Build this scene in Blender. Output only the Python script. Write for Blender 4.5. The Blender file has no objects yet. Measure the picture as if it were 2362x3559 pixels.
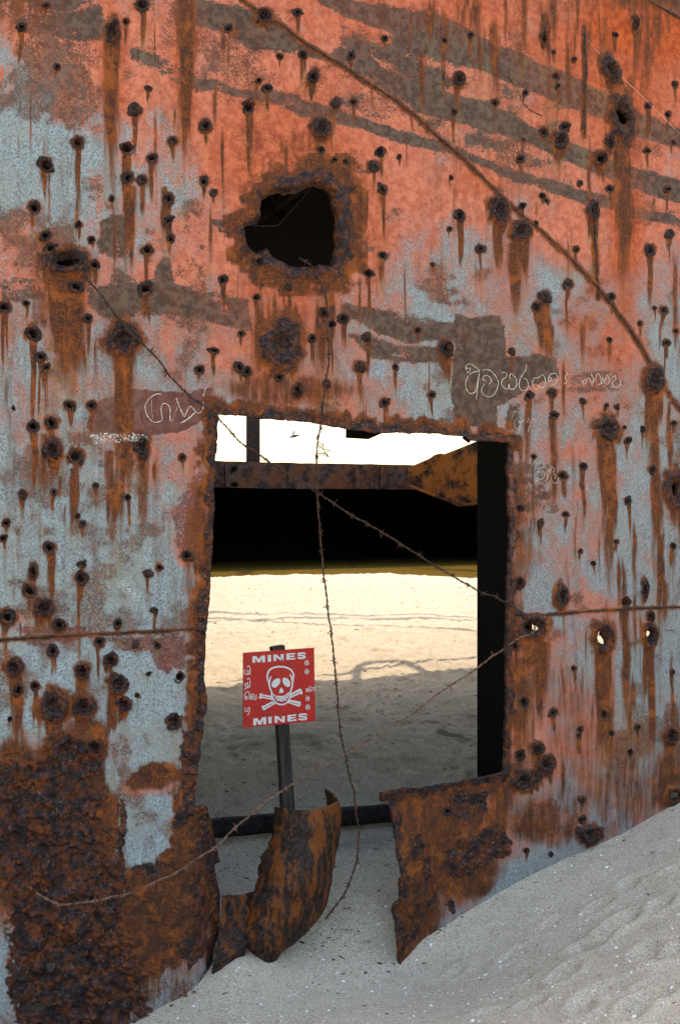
import bpy, bmesh, math, random
import numpy as np
from mathutils import Vector

random.seed(7)
RS = np.random.RandomState(11)
C = bpy.context.scene.collection
F = 2319.0                      # focal length in working pixels (picture = 1568 x 2363)
CX, CY = 784.0, 1181.5
EYE = 1.7                       # eye height above the sand under the camera
Y0, K = 5.3, 0.4294             # hull plane  Y = Y0 + K*X
NRM = np.array([K, -1.0, 0.0]) / math.sqrt(1 + K * K)     # out of the hull, towards the viewer

# ------------------------------------------------------------------ basics
def hull_pt(x, y, out=0.0, y0=Y0):
    a = (np.asarray(x, float) - CX) / F
    b = -(np.asarray(y, float) - CY) / F
    Y = y0 / (1 - K * a)
    p = np.stack([a * Y, Y, b * Y + EYE], -1)
    return p + np.asarray(out, float)[..., None] * NRM

def ray_pt(x, y, out=0.0):
    return hull_pt(x, y, 0.0, Y0 - np.asarray(out, float) * math.sqrt(1 + K * K))

def at(x, y, Y):
    return Vector(((x - CX) / F * Y, Y, -(y - CY) / F * Y + EYE))

TAB = RS.rand(512, 512)
def vnoise(x, y, seed=0):
    x = np.asarray(x, float) + seed * 37.31; y = np.asarray(y, float) + seed * 91.7
    xi = np.floor(x).astype(int); yi = np.floor(y).astype(int)
    fx = x - xi; fy = y - yi
    fx = fx * fx * (3 - 2 * fx); fy = fy * fy * (3 - 2 * fy)
    g = lambda i, j: TAB[(yi + j) & 511, (xi + i) & 511]
    return (g(0, 0) * (1 - fx) + g(1, 0) * fx) * (1 - fy) + (g(0, 1) * (1 - fx) + g(1, 1) * fx) * fy

def fbm(x, y, seed=0, o=4, r=0.5):
    s = 0; a = 1.0; t = 0
    for i in range(o):
        s = s + a * vnoise(np.asarray(x) * 2 ** i, np.asarray(y) * 2 ** i, seed + i * 13)
        t += a; a *= r
    return s / t

def sm(x, a, b):
    t = np.clip((x - a) / (b - a), 0, 1)
    return t * t * (3 - 2 * t)

def densify(poly, step=4.0, jit=0.0, seed=1, closed=True):
    pts = []
    n = len(poly)
    for i in range(n if closed else n - 1):
        p = np.array(poly[i], float); q = np.array(poly[(i + 1) % n], float)
        m = max(1, int(np.hypot(*(q - p)) / step))
        for k in range(m):
            pts.append(p + (q - p) * k / m)
    if not closed: pts.append(np.array(poly[-1], float))
    pts = np.array(pts)
    if jit:
        s = np.arange(len(pts)) * step
        pts[:, 0] += (fbm(s / 22, s * 0, seed, 3) - .5) * jit * 2.4
        pts[:, 1] += (fbm(s / 22, s * 0, seed + 50, 3) - .5) * jit * 2.4
    return pts

def inside(px, py, poly):
    r = np.zeros(px.shape, bool)
    n = len(poly); j = n - 1
    for i in range(n):
        xi, yi = poly[i]; xj, yj = poly[j]
        if yi != yj:
            c = ((yi > py) != (yj > py)) & (px < (xj - xi) * (py - yi) / (yj - yi) + xi)
            r ^= c
        j = i
    return r

def seg_dist(px, py, pts, closed=True, want_near=False):
    d2 = np.full(px.shape, 1e12); nx = np.zeros(px.shape); ny = np.zeros(px.shape)
    n = len(pts)
    for i in range(n if closed else n - 1):
        ax, ay = pts[i]; bx, by = pts[(i + 1) % n]
        ex, ey = bx - ax, by - ay
        L = ex * ex + ey * ey + 1e-9
        t = np.clip(((px - ax) * ex + (py - ay) * ey) / L, 0, 1)
        qx = ax + t * ex; qy = ay + t * ey
        e = (px - qx) ** 2 + (py - qy) ** 2
        m = e < d2
        d2[m] = e[m]
        if want_near: nx[m] = qx[m]; ny[m] = qy[m]
    d = np.sqrt(d2)
    return (d, nx, ny) if want_near else d

def link(o, parent=None):
    C.objects.link(o)
    if parent is not None: o.parent = parent
    return o

def mesh_obj(name, verts, faces, mat=None, parent=None, smooth=True, rel=None):
    me = bpy.data.meshes.new(name)
    v = np.asarray(verts, float)
    if rel is not None: v = v - np.asarray(rel, float)
    me.from_pydata([tuple(p) for p in v], [], [tuple(int(i) for i in f) for f in faces])
    me.update()
    if smooth: me.polygons.foreach_set('use_smooth', [True] * len(me.polygons))
    if mat: me.materials.append(mat)
    o = bpy.data.objects.new(name, me)
    link(o, parent)
    return o

def thing(name, label, cat, loc=(0, 0, 0), group=None):
    o = bpy.data.objects.new(name, None)
    o.empty_display_size = .1
    o.location = loc
    C.objects.link(o); o['label'] = label; o['category'] = cat
    if group: o['group'] = group
    return o

def tag(o, label, cat, group=None, kind=None):
    o['label'] = label; o['category'] = cat
    if group: o['group'] = group
    if kind: o['kind'] = kind

def grid_faces(nu, nv):
    i = np.arange(nu - 1); j = np.arange(nv - 1)
    I, J = np.meshgrid(i, j)
    a = (J * nu + I).ravel()
    return np.stack([a, a + 1, a + nu + 1, a + nu], 1)

def tube(path, rad, n=6, cap=True):
    P = [Vector(p) for p in path]
    m = len(P); R = rad if hasattr(rad, '__len__') else [rad] * m
    V = []; Fc = []
    t0 = (P[1] - P[0]).normalized()
    u = t0.orthogonal().normalized()
    for i in range(m):
        t = (P[min(i + 1, m - 1)] - P[max(i - 1, 0)]).normalized()
        u = (u - t * u.dot(t))
        u = u.normalized() if u.length > 1e-6 else t.orthogonal().normalized()
        w = t.cross(u)
        for k in range(n):
            an = 2 * math.pi * k / n
            V.append(P[i] + (u * math.cos(an) + w * math.sin(an)) * R[i])
    for i in range(m - 1):
        for k in range(n):
            a = i * n + k; b = i * n + (k + 1) % n
            Fc.append((a, b, b + n, a + n))
    if cap:
        Fc.append(tuple(range(n - 1, -1, -1))); Fc.append(tuple((m - 1) * n + k for k in range(n)))
    return V, Fc

class MB:
    def __init__(s): s.v = []; s.f = []
    def add(s, V, Fc):
        o = len(s.v); s.v += [tuple(p) for p in V]; s.f += [tuple(i + o for i in f) for f in Fc]
    def box(s, x0, x1, y0, y1, z0, z1):
        V = [(x, y, z) for z in (z0, z1) for y in (y0, y1) for x in (x0, x1)]
        s.add(V, [(0, 2, 3, 1), (4, 5, 7, 6), (0, 1, 5, 4), (2, 6, 7, 3), (0, 4, 6, 2), (1, 3, 7, 5)])
    def prism(s, pts, off):
        """closed polygon of 3-D points extruded by the vector off"""
        n = len(pts); o = Vector(off)
        P = [Vector(p) for p in pts]
        s.add(P + [p + o for p in P],
              [tuple(range(n)), tuple(range(2 * n - 1, n - 1, -1))] +
              [(i, i + n, (i + 1) % n + n, (i + 1) % n) for i in range(n)])
    def build(s, name, mat, parent=None, smooth=False, rel=None):
        o = mesh_obj(name, s.v, s.f, mat, parent, smooth, rel)
        bm = bmesh.new(); bm.from_mesh(o.data); bmesh.ops.recalc_face_normals(bm, faces=bm.faces)
        bm.to_mesh(o.data); bm.free()
        return o

# ------------------------------------------------------------------ node helpers
class NT:
    def __init__(s, name):
        s.m = bpy.data.materials.new(name); s.m.use_nodes = True
        s.t = s.m.node_tree; s.t.nodes.clear()
        s.out = s.t.nodes.new('ShaderNodeOutputMaterial')
        s.b = s.t.nodes.new('ShaderNodeBsdfPrincipled')
        s.t.links.new(s.b.outputs[0], s.out.inputs[0])
        s.co = s.t.nodes.new('ShaderNodeTexCoord').outputs['Object']
    def set(s, sock, v):
        if hasattr(v, 'is_linked') or isinstance(v, bpy.types.NodeSocket): s.t.links.new(v, sock)
        else:
            if isinstance(v, tuple) and len(v) == 3 and len(sock.default_value) == 4: v = v + (1,)
            sock.default_value = v
    def attr(s, n):
        a = s.t.nodes.new('ShaderNodeAttribute'); a.attribute_name = n; return a.outputs['Fac']
    def scaled(s, sx, sy, sz):
        n = s.t.nodes.new('ShaderNodeMapping'); s.set(n.inputs['Vector'], s.co); n.inputs['Scale'].default_value = (sx, sy, sz); return n.outputs[0]
    def noise(s, scale, detail=4, rough=.6, co=None, dist=0.0):
        n = s.t.nodes.new('ShaderNodeTexNoise'); s.set(n.inputs['Vector'], co or s.co)
        n.inputs['Scale'].default_value = scale; n.inputs['Detail'].default_value = detail; n.inputs['Roughness'].default_value = rough
        n.inputs['Distortion'].default_value = dist
        return n.outputs['Fac']
    def voro(s, scale, feat='F1', out='Distance', co=None):
        n = s.t.nodes.new('ShaderNodeTexVoronoi'); n.feature = feat; s.set(n.inputs['Vector'], co or s.co); n.inputs['Scale'].default_value = scale
        return n.outputs[out]
    def math(s, op, a, b=0.0, clamp=False):
        n = s.t.nodes.new('ShaderNodeMath'); n.operation = op; n.use_clamp = clamp
        s.set(n.inputs[0], a); s.set(n.inputs[1], b); return n.outputs[0]
    def ss(s, v, a, b, lo=0.0, hi=1.0):
        n = s.t.nodes.new('ShaderNodeMapRange'); n.interpolation_type = 'SMOOTHSTEP'
        s.set(n.inputs[0], v); n.inputs[1].default_value = a; n.inputs[2].default_value = b; n.inputs[3].default_value = lo; n.inputs[4].default_value = hi
        return n.outputs[0]
    def chip(s, mask, noise, amp=1.6, w=.08):
        return s.ss(s.math('ADD', mask, s.math('MULTIPLY', s.math('SUBTRACT', noise, .5), amp)), .5 - w, .5 + w)
    def mix(s, f, a, b):
        n = s.t.nodes.new('ShaderNodeMix'); n.data_type = 'RGBA'
        s.set(n.inputs[0], f); s.set(n.inputs[6], a); s.set(n.inputs[7], b); return n.outputs[2]
    def bump(s, h, dist=.01, strength=1.0, normal=None):
        n = s.t.nodes.new('ShaderNodeBump'); n.inputs['Strength'].default_value = strength; n.inputs['Distance'].default_value = dist
        s.set(n.inputs['Height'], h)
        if normal: s.set(n.inputs['Normal'], normal)
        return n.outputs[0]
    def fin(s, col, rough=.8, normal=None, spec=.3, metal=0.0):
        s.set(s.b.inputs['Base Color'], col); s.set(s.b.inputs['Roughness'], rough)
        s.b.inputs['Specular IOR Level'].default_value = spec; s.set(s.b.inputs['Metallic'], metal)
        if normal: s.set(s.b.inputs['Normal'], normal)
        return s.m

def mat_hull():
    t = NT('weathered_ship_paint')
    A = {n: t.attr(n) for n in ('blue', 'dark', 'maroon', 'orange', 'stain', 'crust', 'pale', 'moss', 'wear', 'grime', 'deep', 'mauve')}
    fine = t.noise(95, 5, .72); mid = t.noise(26, 4, .62); big = t.noise(5, 3, .6)
    vs = t.noise(38, 4, .62, t.scaled(1, 1, .13))
    fine2 = t.noise(160, 3, .7)
    pink = t.mix(t.ss(mid, .36, .64), (.385, .105, .058), (.54, .172, .100))
    pink = t.mix(t.ss(fine2, .56, .70, 0, .55), pink, (.25, .080, .047))
    blue = t.mix(t.ss(fine, .36, .62), (.120, .140, .148), (.290, .348, .372))
    blue = t.mix(t.ss(big, .4, .65, 0, .5), blue, (.235, .250, .228))
    c = t.mix(t.chip(A['blue'], t.math('ADD', t.math('MULTIPLY', fine, .75), t.math('MULTIPLY', vs, .25)), 2.6, .17), pink, blue)
    mv = t.math('MULTIPLY', A['mauve'], t.ss(t.math('ADD', t.math('MULTIPLY', mid, .5), t.math('MULTIPLY', fine, .5)), .34, .60), True)
    c = t.mix(mv, c, t.mix(t.ss(fine, .42, .60), (.135, .090, .078), (.27, .185, .165)))
    brown = t.mix(t.ss(mid, .38, .62), (.056, .034, .026), (.112, .070, .053))
    dk = t.chip(A['dark'], t.math('ADD', t.math('MULTIPLY', fine, .6), t.math('MULTIPLY', mid, .4)), 2.5, .07)
    c = t.mix(dk, c, brown)
    c = t.mix(t.chip(A['maroon'], fine, 1.0, .1), c, t.mix(t.ss(mid, .4, .6), (.105, .040, .036), (.15, .062, .052)))
    wear = t.chip(A['wear'], fine, 2.0, .09)
    c = t.mix(t.math('MULTIPLY', wear, .85), c, t.mix(t.ss(mid, .4, .6), (.075, .035, .022), (.15, .065, .038)))
    gr = t.math('MULTIPLY', A['grime'], t.ss(vs, .35, .65), True)
    c = t.mix(gr, c, (.105, .052, .028))
    mo = t.math('MULTIPLY', A['moss'], t.ss(mid, .3, .6))
    c = t.mix(mo, c, (.16, .13, .06))
    og = t.math('MULTIPLY', A['orange'], t.ss(t.math('ADD', t.math('MULTIPLY', vs, .6), t.math('MULTIPLY', fine, .4)), .16, .50), True)
    og = t.math('MULTIPLY', og, t.math('SUBTRACT', 1.0, t.math('MULTIPLY', dk, .72)))
    c = t.mix(og, c, t.mix(t.ss(mid, .35, .62), (.27, .040, .009), (.43, .085, .016)))
    rust = t.mix(t.ss(fine, .36, .62), (.030, .013, .008), (.160, .043, .009))
    rust = t.mix(t.ss(vs, .52, .68, 0, .6), rust, (.24, .066, .011))
    rb = t.noise(9, 4, .7)
    rust = t.mix(t.ss(rb, .50, .64, 0, .8), rust, (.25, .066, .010))
    rust = t.mix(t.ss(t.noise(13, 4, .7), .53, .66, 0, .8), rust, (.028, .015, .013))
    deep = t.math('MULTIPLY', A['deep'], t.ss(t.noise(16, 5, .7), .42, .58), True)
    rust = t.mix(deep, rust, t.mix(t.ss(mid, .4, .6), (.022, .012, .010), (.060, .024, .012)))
    st = t.ss(t.math('ADD', A['stain'], t.math('MULTIPLY', t.math('SUBTRACT', t.math('ADD', t.math('MULTIPLY', vs, .5), t.math('MULTIPLY', fine, .5)), .5), 1.7)), .16, .66)
    c = t.mix(st, c, rust)
    cn = t.noise(46, 4, .65)
    big2 = t.noise(11, 5, .72)
    crcol = t.mix(t.ss(cn, .40, .60), (.009, .0065, .0075), (.036, .023, .025))
    crcol = t.mix(t.ss(t.noise(24, 4, .7), .47, .58, 0, .85), crcol, (.095, .026, .008))
    crcol = t.mix(t.ss(t.noise(60, 4, .7), .60, .68, 0, .75), crcol, (.32, .15, .055))
    crcol = t.mix(t.ss(big2, .52, .60, 0, .75), crcol, t.mix(t.ss(cn, .42, .58), (.035, .013, .006), (.16, .042, .008)))
    crcol = t.mix(t.ss(big2, .48, .40, 0, .8), crcol, (.010, .007, .009))
    cr = t.chip(A['crust'], t.math('ADD', t.math('MULTIPLY', fine, .4), t.math('MULTIPLY', mid, .6)), 1.5, .13)
    c = t.mix(cr, c, crcol)
    c = t.mix(t.chip(A['pale'], fine, 1.5, .1), c, (.55, .53, .48))
    pits = t.ss(t.noise(110, 2, .5), .63, .69)
    c = t.mix(t.math('MULTIPLY', pits, .7), c, (.06, .035, .025))
    h = t.math('ADD', t.math('MULTIPLY', fine, .5), t.math('MULTIPLY', t.math('MULTIPLY', cr, cn), 2.2))
    n = t.bump(h, .006, .7)
    r = t.math('SUBTRACT', t.math('ADD', .60, t.math('MULTIPLY', fine, .3)), t.math('MULTIPLY', cr, .17))
    return t.fin(c, r, n, .16)

def mat_rust(name, dark=(.022, .015, .016), light=(.065, .042, .040), orange=(.17, .05, .014), amt=.9, th=(.5, .62), gold=.6, vertical=False, bumpd=.008, rough=.6, sc=1.0):
    t = NT(name)
    co = t.scaled(1, 1, .28) if vertical else None
    n1 = t.noise(46 * sc, 4, .65); n2 = t.noise((14 if vertical else 24) * sc, 4, .7, co); n3 = t.noise(70 * sc, 4, .7)
    c = t.mix(t.ss(n1, .38, .62), dark, light)
    c = t.mix(t.ss(n2, th[0], th[1], 0, amt), c, orange)
    c = t.mix(t.ss(n3, .6, .72, 0, gold), c, (.30, .13, .04))
    return t.fin(c, rough, t.bump(t.math('ADD', n1, t.math('MULTIPLY', n3, .5)), bumpd, .8), .14)

def mat_sand():
    t = NT('coarse_beach_sand')
    g = t.noise(420, 2, .8); m = t.noise(9, 4, .6); mid = t.noise(60, 4, .7)
    c = t.mix(t.ss(g, .36, .64), (.285, .228, .163), (.655, .552, .420))
    c = t.mix(t.ss(m, .45, .7, 0, .35), c, (.33, .275, .20))
    sp = t.voro(230, 'F1', 'Color')
    sep = t.t.nodes.new('ShaderNodeSeparateColor'); t.t.links.new(sp, sep.inputs[0])
    c = t.mix(t.ss(sep.outputs[0], .90, .93, 0, .75), c, (.10, .075, .055))
    c = t.mix(t.ss(sep.outputs[1], .93, .95, 0, .8), c, (.72, .70, .66))
    h = t.math('ADD', t.math('MULTIPLY', g, .35), mid)
    return t.fin(c, .95, t.bump(h, .012, .8), .15)

def mat_plain(name, col, rough=.6, var=.25, scale=40, spec=.3, metal=0.0, bumpd=0.0):
    t = NT(name)
    n = t.noise(scale, 4, .65)
    lo = tuple(v * (1 - var) for v in col); hi = tuple(min(1, v * (1 + var)) for v in col)
    return t.fin(t.mix(t.ss(n, .35, .65), lo, hi), rough, t.bump(n, bumpd, .7) if bumpd else None, spec, metal)

M_HULL = mat_hull()
M_CRUST = mat_rust('flaking_dark_rust', (.013, .009, .010), (.045, .029, .029), (.10, .031, .010), .8)
M_FLAP = mat_rust('orange_streaked_rust', (.010, .007, .007), (.040, .022, .016), (.14, .040, .008), .95, (.475, .60), .35, True)
M_HOLE = mat_rust('rust_scaled_steel', (.012, .008, .008), (.042, .027, .025), (.12, .04, .014), .7, (.54, .66), .3)
M_SHADE = mat_plain('shade_black_steel', (.005, .0042, .004), .9, .3, 20, .02)  # steel coloured near black to stand in for the deep shade inside
M_BEAM = mat_rust('brown_rusted_beam', (.022, .013, .010), (.075, .046, .036), (.12, .038, .014), .8, (.46, .6), .3, sc=.12)
M_KNEE = mat_rust('orange_rusted_plate', (.010, .006, .005), (.055, .021, .008), (.19, .058, .009), .95, (.40, .56), .15, rough=.9, sc=.10)
M_SAND = mat_sand()
M_SCR = mat_plain('bare_scratched_paint', (.62, .56, .46), .7, .3, 200)
M_SEAM = mat_rust('rusted_weld', (.014, .009, .008), (.040, .024, .019), (.09, .030, .010), .6, (.5, .64), .2)
M_WIREP = mat_rust('pale_rusty_wire', (.06, .034, .026), (.20, .115, .085), (.28, .12, .06), .6, (.5, .6), .3, bumpd=.001)
M_WIRE = mat_rust('rusty_wire', (.020, .013, .011), (.065, .038, .028), (.12, .05, .025), .5, (.5, .6), .3, bumpd=.001)

# ------------------------------------------------------------------ hull layout (working pixels)
OPEN = [(502, 956), (561, 961), (600, 968), (660, 971), (725, 978), (784, 989), (840, 996), (891, 1001), (980, 1000), (1064, 1006),
        (1084, 1015), (1130, 1019), (1174, 1020), (1171, 1060), (1169, 1182), (1176, 1200), (1169, 1312), (1166, 1412), (1161, 1482), (1164, 1562), (1161, 1632),
        (1158, 1775), (1150, 1784), (1096, 1792), (1024, 1808), (954, 1816), (884, 1821), (872, 1827), (872, 1847), (892, 1857), (902, 1887),
        (902, 1937), (904, 1972), (914, 2012), (906, 2022), (906, 2064), (892, 2073), (889, 2092), (896, 2122), (901, 2157), (907, 2202), (912, 2300), (915, 2480),
        (500, 2480), (503, 2242), (516, 2190), (524, 2140), (527, 2085), (514, 2040), (503, 1990), (492, 1930), (483, 1880), (472, 1857), (449, 1863), (452, 1810),
        (457, 1773), (467, 1682), (476, 1612), (470, 1562), (472, 1462), (480, 1397), (485, 1332), (492, 1197), (492, 1120), (495, 1056), (502, 991)]
PORT = [(566, 520), (570, 545), (574, 565), (595, 582), (605, 574), (618, 573), (632, 590), (650, 600), (676, 612), (700, 614), (715, 616), (735, 608), (755, 611),
        (764, 596), (768, 560), (764, 530), (766, 500), (760, 470), (757, 445), (738, 432), (722, 424), (708, 428), (690, 440), (660, 446), (645, 440), (625, 446), (606, 456),
        (602, 476), (606, 492), (600, 512), (580, 517)]
PORT = [(x + (9 if x > 736 else 4 if x > 700 else 0), y) for x, y in PORT]
def ell(cx, cy, rx, ry, rot=0, seed=1, n=18, jit=.18):
    r = np.random.RandomState(seed); out = []
    for i in range(n):
        a = 2 * math.pi * i / n; k = 1 + (r.rand() - .5) * 2 * jit
        x = rx * k * math.cos(a); y = ry * k * math.sin(a)
        out.append((cx + x * math.cos(rot) - y * math.sin(rot), cy + x * math.sin(rot) + y * math.cos(rot)))
    return out
SMALL = [ell(155, 602, 27, 9, -.05, 3), ell(1222, 1446, 11, 9, -.4, 4), [(1376, 1456), (1384, 1457), (1389, 1468), (1397, 1478), (1394, 1486), (1383, 1486), (1377, 1476)],
         ell(1495, 1464, 8, 8, 0, 6), ell(1556, 1130, 7, 16, .1, 7), ell(1438, 268, 8, 20, -.35, 8), ell(1388, 364, 9, 6, 0, 9), ell(118, 2227, 13, 10, .2, 10),
         ell(90, 2324, 19, 11, -.15, 11), ell(229, 2222, 5, 5, 0, 12), ell(138, 2287, 15, 6, .1, 13), ell(1236, 1449, 5, 6, 0, 14), ell(263, 76, 3, 6, 0, 15),
         ell(1558, 1836, 9, 8, 0, 16)]
CUTS = [densify(OPEN, 4, 2.6, 3), densify(PORT, 4, 3.5, 9)] + [densify(p, 3, 1.0, 20 + i) for i, p in enumerate(SMALL)]

# bullet holes: x, y, radius, streak length (None = by size)
H = [(50,64,12,70),(107,14,7,None),(132,155,9,30),(290,50,8,40),(328,10,16,60),(342,205,9,30),(311,256,17,90),(180,329,13,130),(292,342,17,150),(352,364,13,70),(400,324,11,50),
 (475,290,15,40),(575,243,17,110),(618,203,11,40),(597,186,7,15),(645,131,7,15),(698,128,10,40),(527,66,10,60),(685,30,10,60),(740,345,9,20),(770,370,6,15),(774,238,12,50),
 (107,380,20,110),(295,410,13,160),(328,415,12,60),(472,416,13,40),(495,443,9,25),(390,458,13,40),(390,508,12,40),(395,549,11,40),(342,575,13,60),(258,458,8,20),(80,478,17,40),(182,518,8,30),
 (105,543,14,80),(117,572,15,90),(212,553,9,20),(886,90,8,30),(1022,95,7,40),(1082,82,8,40),(809,129,10,30),(814,237,9,30),(1043,260,8,50),(1139,239,10,30),(1273,122,5,20),(1319,140,6,20),
 (1414,84,7,30),(1279,178,8,30),(1283,200,6,60),(1304,292,12,40),(1254,305,11,60),(1209,215,8,20),(1554,195,8,30),(1494,245,9,50),(1539,265,9,50),(1553,328,6,20),(1494,347,8,30),
 (1199,367,10,60),(1206,322,5,30),(1339,422,7,20),(1409,435,10,40),(1539,437,8,40),(1251,452,8,20),(1262,463,6,15),(1204,475,8,20),(1236,515,6,15),(1058,500,13,80),(1034,530,6,15),
 (1106,575,10,40),(1329,575,7,30),(1544,540,12,60),(1499,578,14,90),(874,352,13,40),(859,385,13,40),(879,439,12,90),(916,365,6,20),(794,374,6,10),(881,590,11,40),(1036,412,5,15),
 (220,611,12,30),(177,661,17,180),(338,666,19,70),(515,645,12,40),(592,686,10,50),(665,663,10,50),(598,604,12,40),(10,709,15,90),(61,700,8,30),(202,735,11,60),(77,769,17,140),(95,823,12,90),
 (107,848,10,80),(745,721,11,60),(765,749,11,90),(720,781,10,40),(557,770,8,20),(495,809,10,40),(462,853,12,50),(552,848,13,30),(570,858,12,40),(645,871,10,40),(752,886,9,60),
 (162,936,12,50),(212,936,11,60),(77,983,16,120),(120,976,16,90),(175,1053,17,120),(420,1056,8,30),(52,1141,11,40),(125,1136,8,40),(220,1121,9,40),(295,1148,9,60),(32,941,5,10),
 (849,631,12,60),(996,611,6,20),(791,736,12,60),(844,778,12,60),(1256,686,16,110),(1237,708,11,80),(1311,656,12,80),(1409,686,9,40),(1531,716,10,40),(1509,711,6,30),(1476,746,7,40),
 (1560,763,7,50),(1539,791,8,40),(1406,784,7,30),(1181,811,9,40),(961,763,7,20),(831,848,13,50),(909,848,8,40),(994,911,8,40),(886,929,11,30),(1221,913,11,60),(1274,908,11,120),
 (1279,958,11,130),(1346,926,7,40),(1399,936,6,30),(1425,939,7,30),(1449,1016,8,50),(1484,991,7,50),(1441,986,5,15),(1346,1076,10,80),(1299,1098,10,40),(1504,1083,9,30),(1446,1156,9,60),
 (1234,1053,7,20),(1199,1173,9,30),(1554,976,7,20),(15,1207,11,50),(8,1242,9,20),(115,1264,15,150),(190,1302,11,40),(187,1334,16,110),(70,1364,18,50),(17,1424,19,80),
 (342,1324,11,40),(367,1309,9,20),(357,1409,10,40),(272,1439,11,30),(190,1209,10,20),(180,1190,7,15),(432,1282,13,20),(230,1482,12,60),(122,1502,14,60),(362,1489,9,40),(312,1487,9,40),
 (80,1582,10,60),(42,1592,13,160),(415,1562,13,60),(317,1604,7,20),(342,1554,6,15),(22,1658,6,20),(1246,1207,9,30),(1304,1187,8,30),(1444,1390,14,120),(1206,1619,14,60),(1271,1642,10,50),
 (1389,1647,9,60),(1184,1489,11,40),(1334,1682,7,40),(1331,1697,6,30),(1321,1542,7,40),(1466,1677,7,50),(1549,1552,7,30),(1368,1300,6,30),(1339,1272,6,20),(1549,1260,8,40),(1420,1250,6,20),
 (1226,1790,16,30),(1196,1742,13,30),(1338,1843,9,40),(1340,1890,9,20),(1212,1962,7,15),(1269,1971,6,10),(1232,1800,9,30),(1450,1735,8,30),(1405,1690,7,40),(186,1065,8,40),
 (1030,1870,10,30),(1110,1850,9,20),(1090,1700,0,0)]
H = [(h[0], h[1], h[2] * .82, h[3]) for h in H if h[2] > 0]
# larger scabs and torn craters: x, y, rx, ry, rotation, streak
BIG = [(260,73,17,28,.15,280),(607,37,18,18,0,40),(740,296,23,23,0,60),(720,180,11,18,.3,60),(1054,186,12,17,.3,90),(1404,165,17,36,-.45,60),(1434,268,26,52,-.2,380),(1406,328,10,17,0,40),
 (1291,324,18,19,-.4,70),(1386,364,16,17,0,60),(1149,487,22,36,-.15,130),(1199,532,24,22,0,190),(1366,487,13,24,0,60),(1248,92,7,15,0,30),(1458,57,8,18,0,50),(152,600,50,28,0,260),
 (285,783,38,38,0,330),(650,795,42,60,.15,90),(685,901,12,17,0,30),(122,1038,21,26,0,90),(327,1030,17,28,0,130),(1024,806,16,20,0,90),(1509,876,22,32,0,210),(1401,991,27,30,0,330),
 (1559,1128,26,42,0,150),(102,1402,24,22,0,70),(77,1319,10,18,0,40),(137,1442,16,18,0,30),(255,1522,18,18,0,60),(32,1537,20,22,0,130),(190,1547,16,20,0,110),(272,1577,24,26,0,170),
 (122,1627,34,34,0,110),(192,1629,24,28,0,130),(285,1622,18,18,0,130),(400,1662,20,22,0,60),(150,1727,40,36,0,40),(218,1722,20,20,0,60),(1294,1377,15,28,.1,40),(1484,1360,8,26,0,40),
 (1224,1447,34,24,-.3,190),(1386,1470,24,34,-.15,330),(1496,1468,17,28,0,200),(1196,1344,13,13,0,20),(1204,1800,26,24,0,30),(1253,1759,20,20,0,60),(1544,1697,16,20,0,60),(1357,1925,28,22,0,20),
 (1234,1724,16,14,0,30),(1496,1421,9,12,0,40),(1554,1838,18,22,0,10)]

# ------------------------------------------------------------------ hull grid and its paint masks
xs = np.concatenate([np.linspace(-2600, -60, 26)[:-1], np.arange(-60, 1631, 3.0), np.linspace(1630, 2700, 20)[1:]])
ys = np.concatenate([np.linspace(-170, -50, 10)[:-1], np.arange(-50, 2480, 3.0), np.linspace(2480, 3000, 8)[1:]])
NX, NY = len(xs), len(ys)
GX, GY = np.meshgrid(xs, ys)
gx, gy = GX.copy(), GY.copy()
sd = np.full(GX.shape, 200.0)        # signed distance to the nearest cut (negative = cut away)
snapx, snapy = GX.copy(), GY.copy()
def window(x0, x1, y0, y1):
    return slice(*np.searchsorted(ys, [y0, y1])), slice(*np.searchsorted(xs, [x0, x1]))
sd_open = np.full(GX.shape, 200.0); sd_port = np.full(GX.shape, 200.0)
for ci, poly in enumerate(CUTS):
    pad = 70 if ci < 2 else 14
    w = window(poly[:, 0].min() - pad, poly[:, 0].max() + pad, poly[:, 1].min() - pad, poly[:, 1].max() + pad)
    d, qx, qy = seg_dist(GX[w], GY[w], poly, True, True)
    ins = inside(GX[w], GY[w], poly)
    d = np.where(ins, -d, d)
    m = d < sd[w]
    sd[w] = np.where(m, d, sd[w]); snapx[w] = np.where(m, qx, snapx[w]); snapy[w] = np.where(m, qy, snapy[w])
    if ci == 0: sd_open[w] = np.minimum(sd_open[w], d)
    if ci == 1: sd_port[w] = np.minimum(sd_port[w], d)

Z = np.zeros(GX.shape)
nz = lambda s, seed, o=4, sx=1.0, sy=1.0: fbm(GX / s * sx, GY / s * sy, seed, o)
warpx = (nz(60, 1, 3) - .5) * 60; warpy = (nz(60, 2, 3) - .5) * 60

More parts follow.
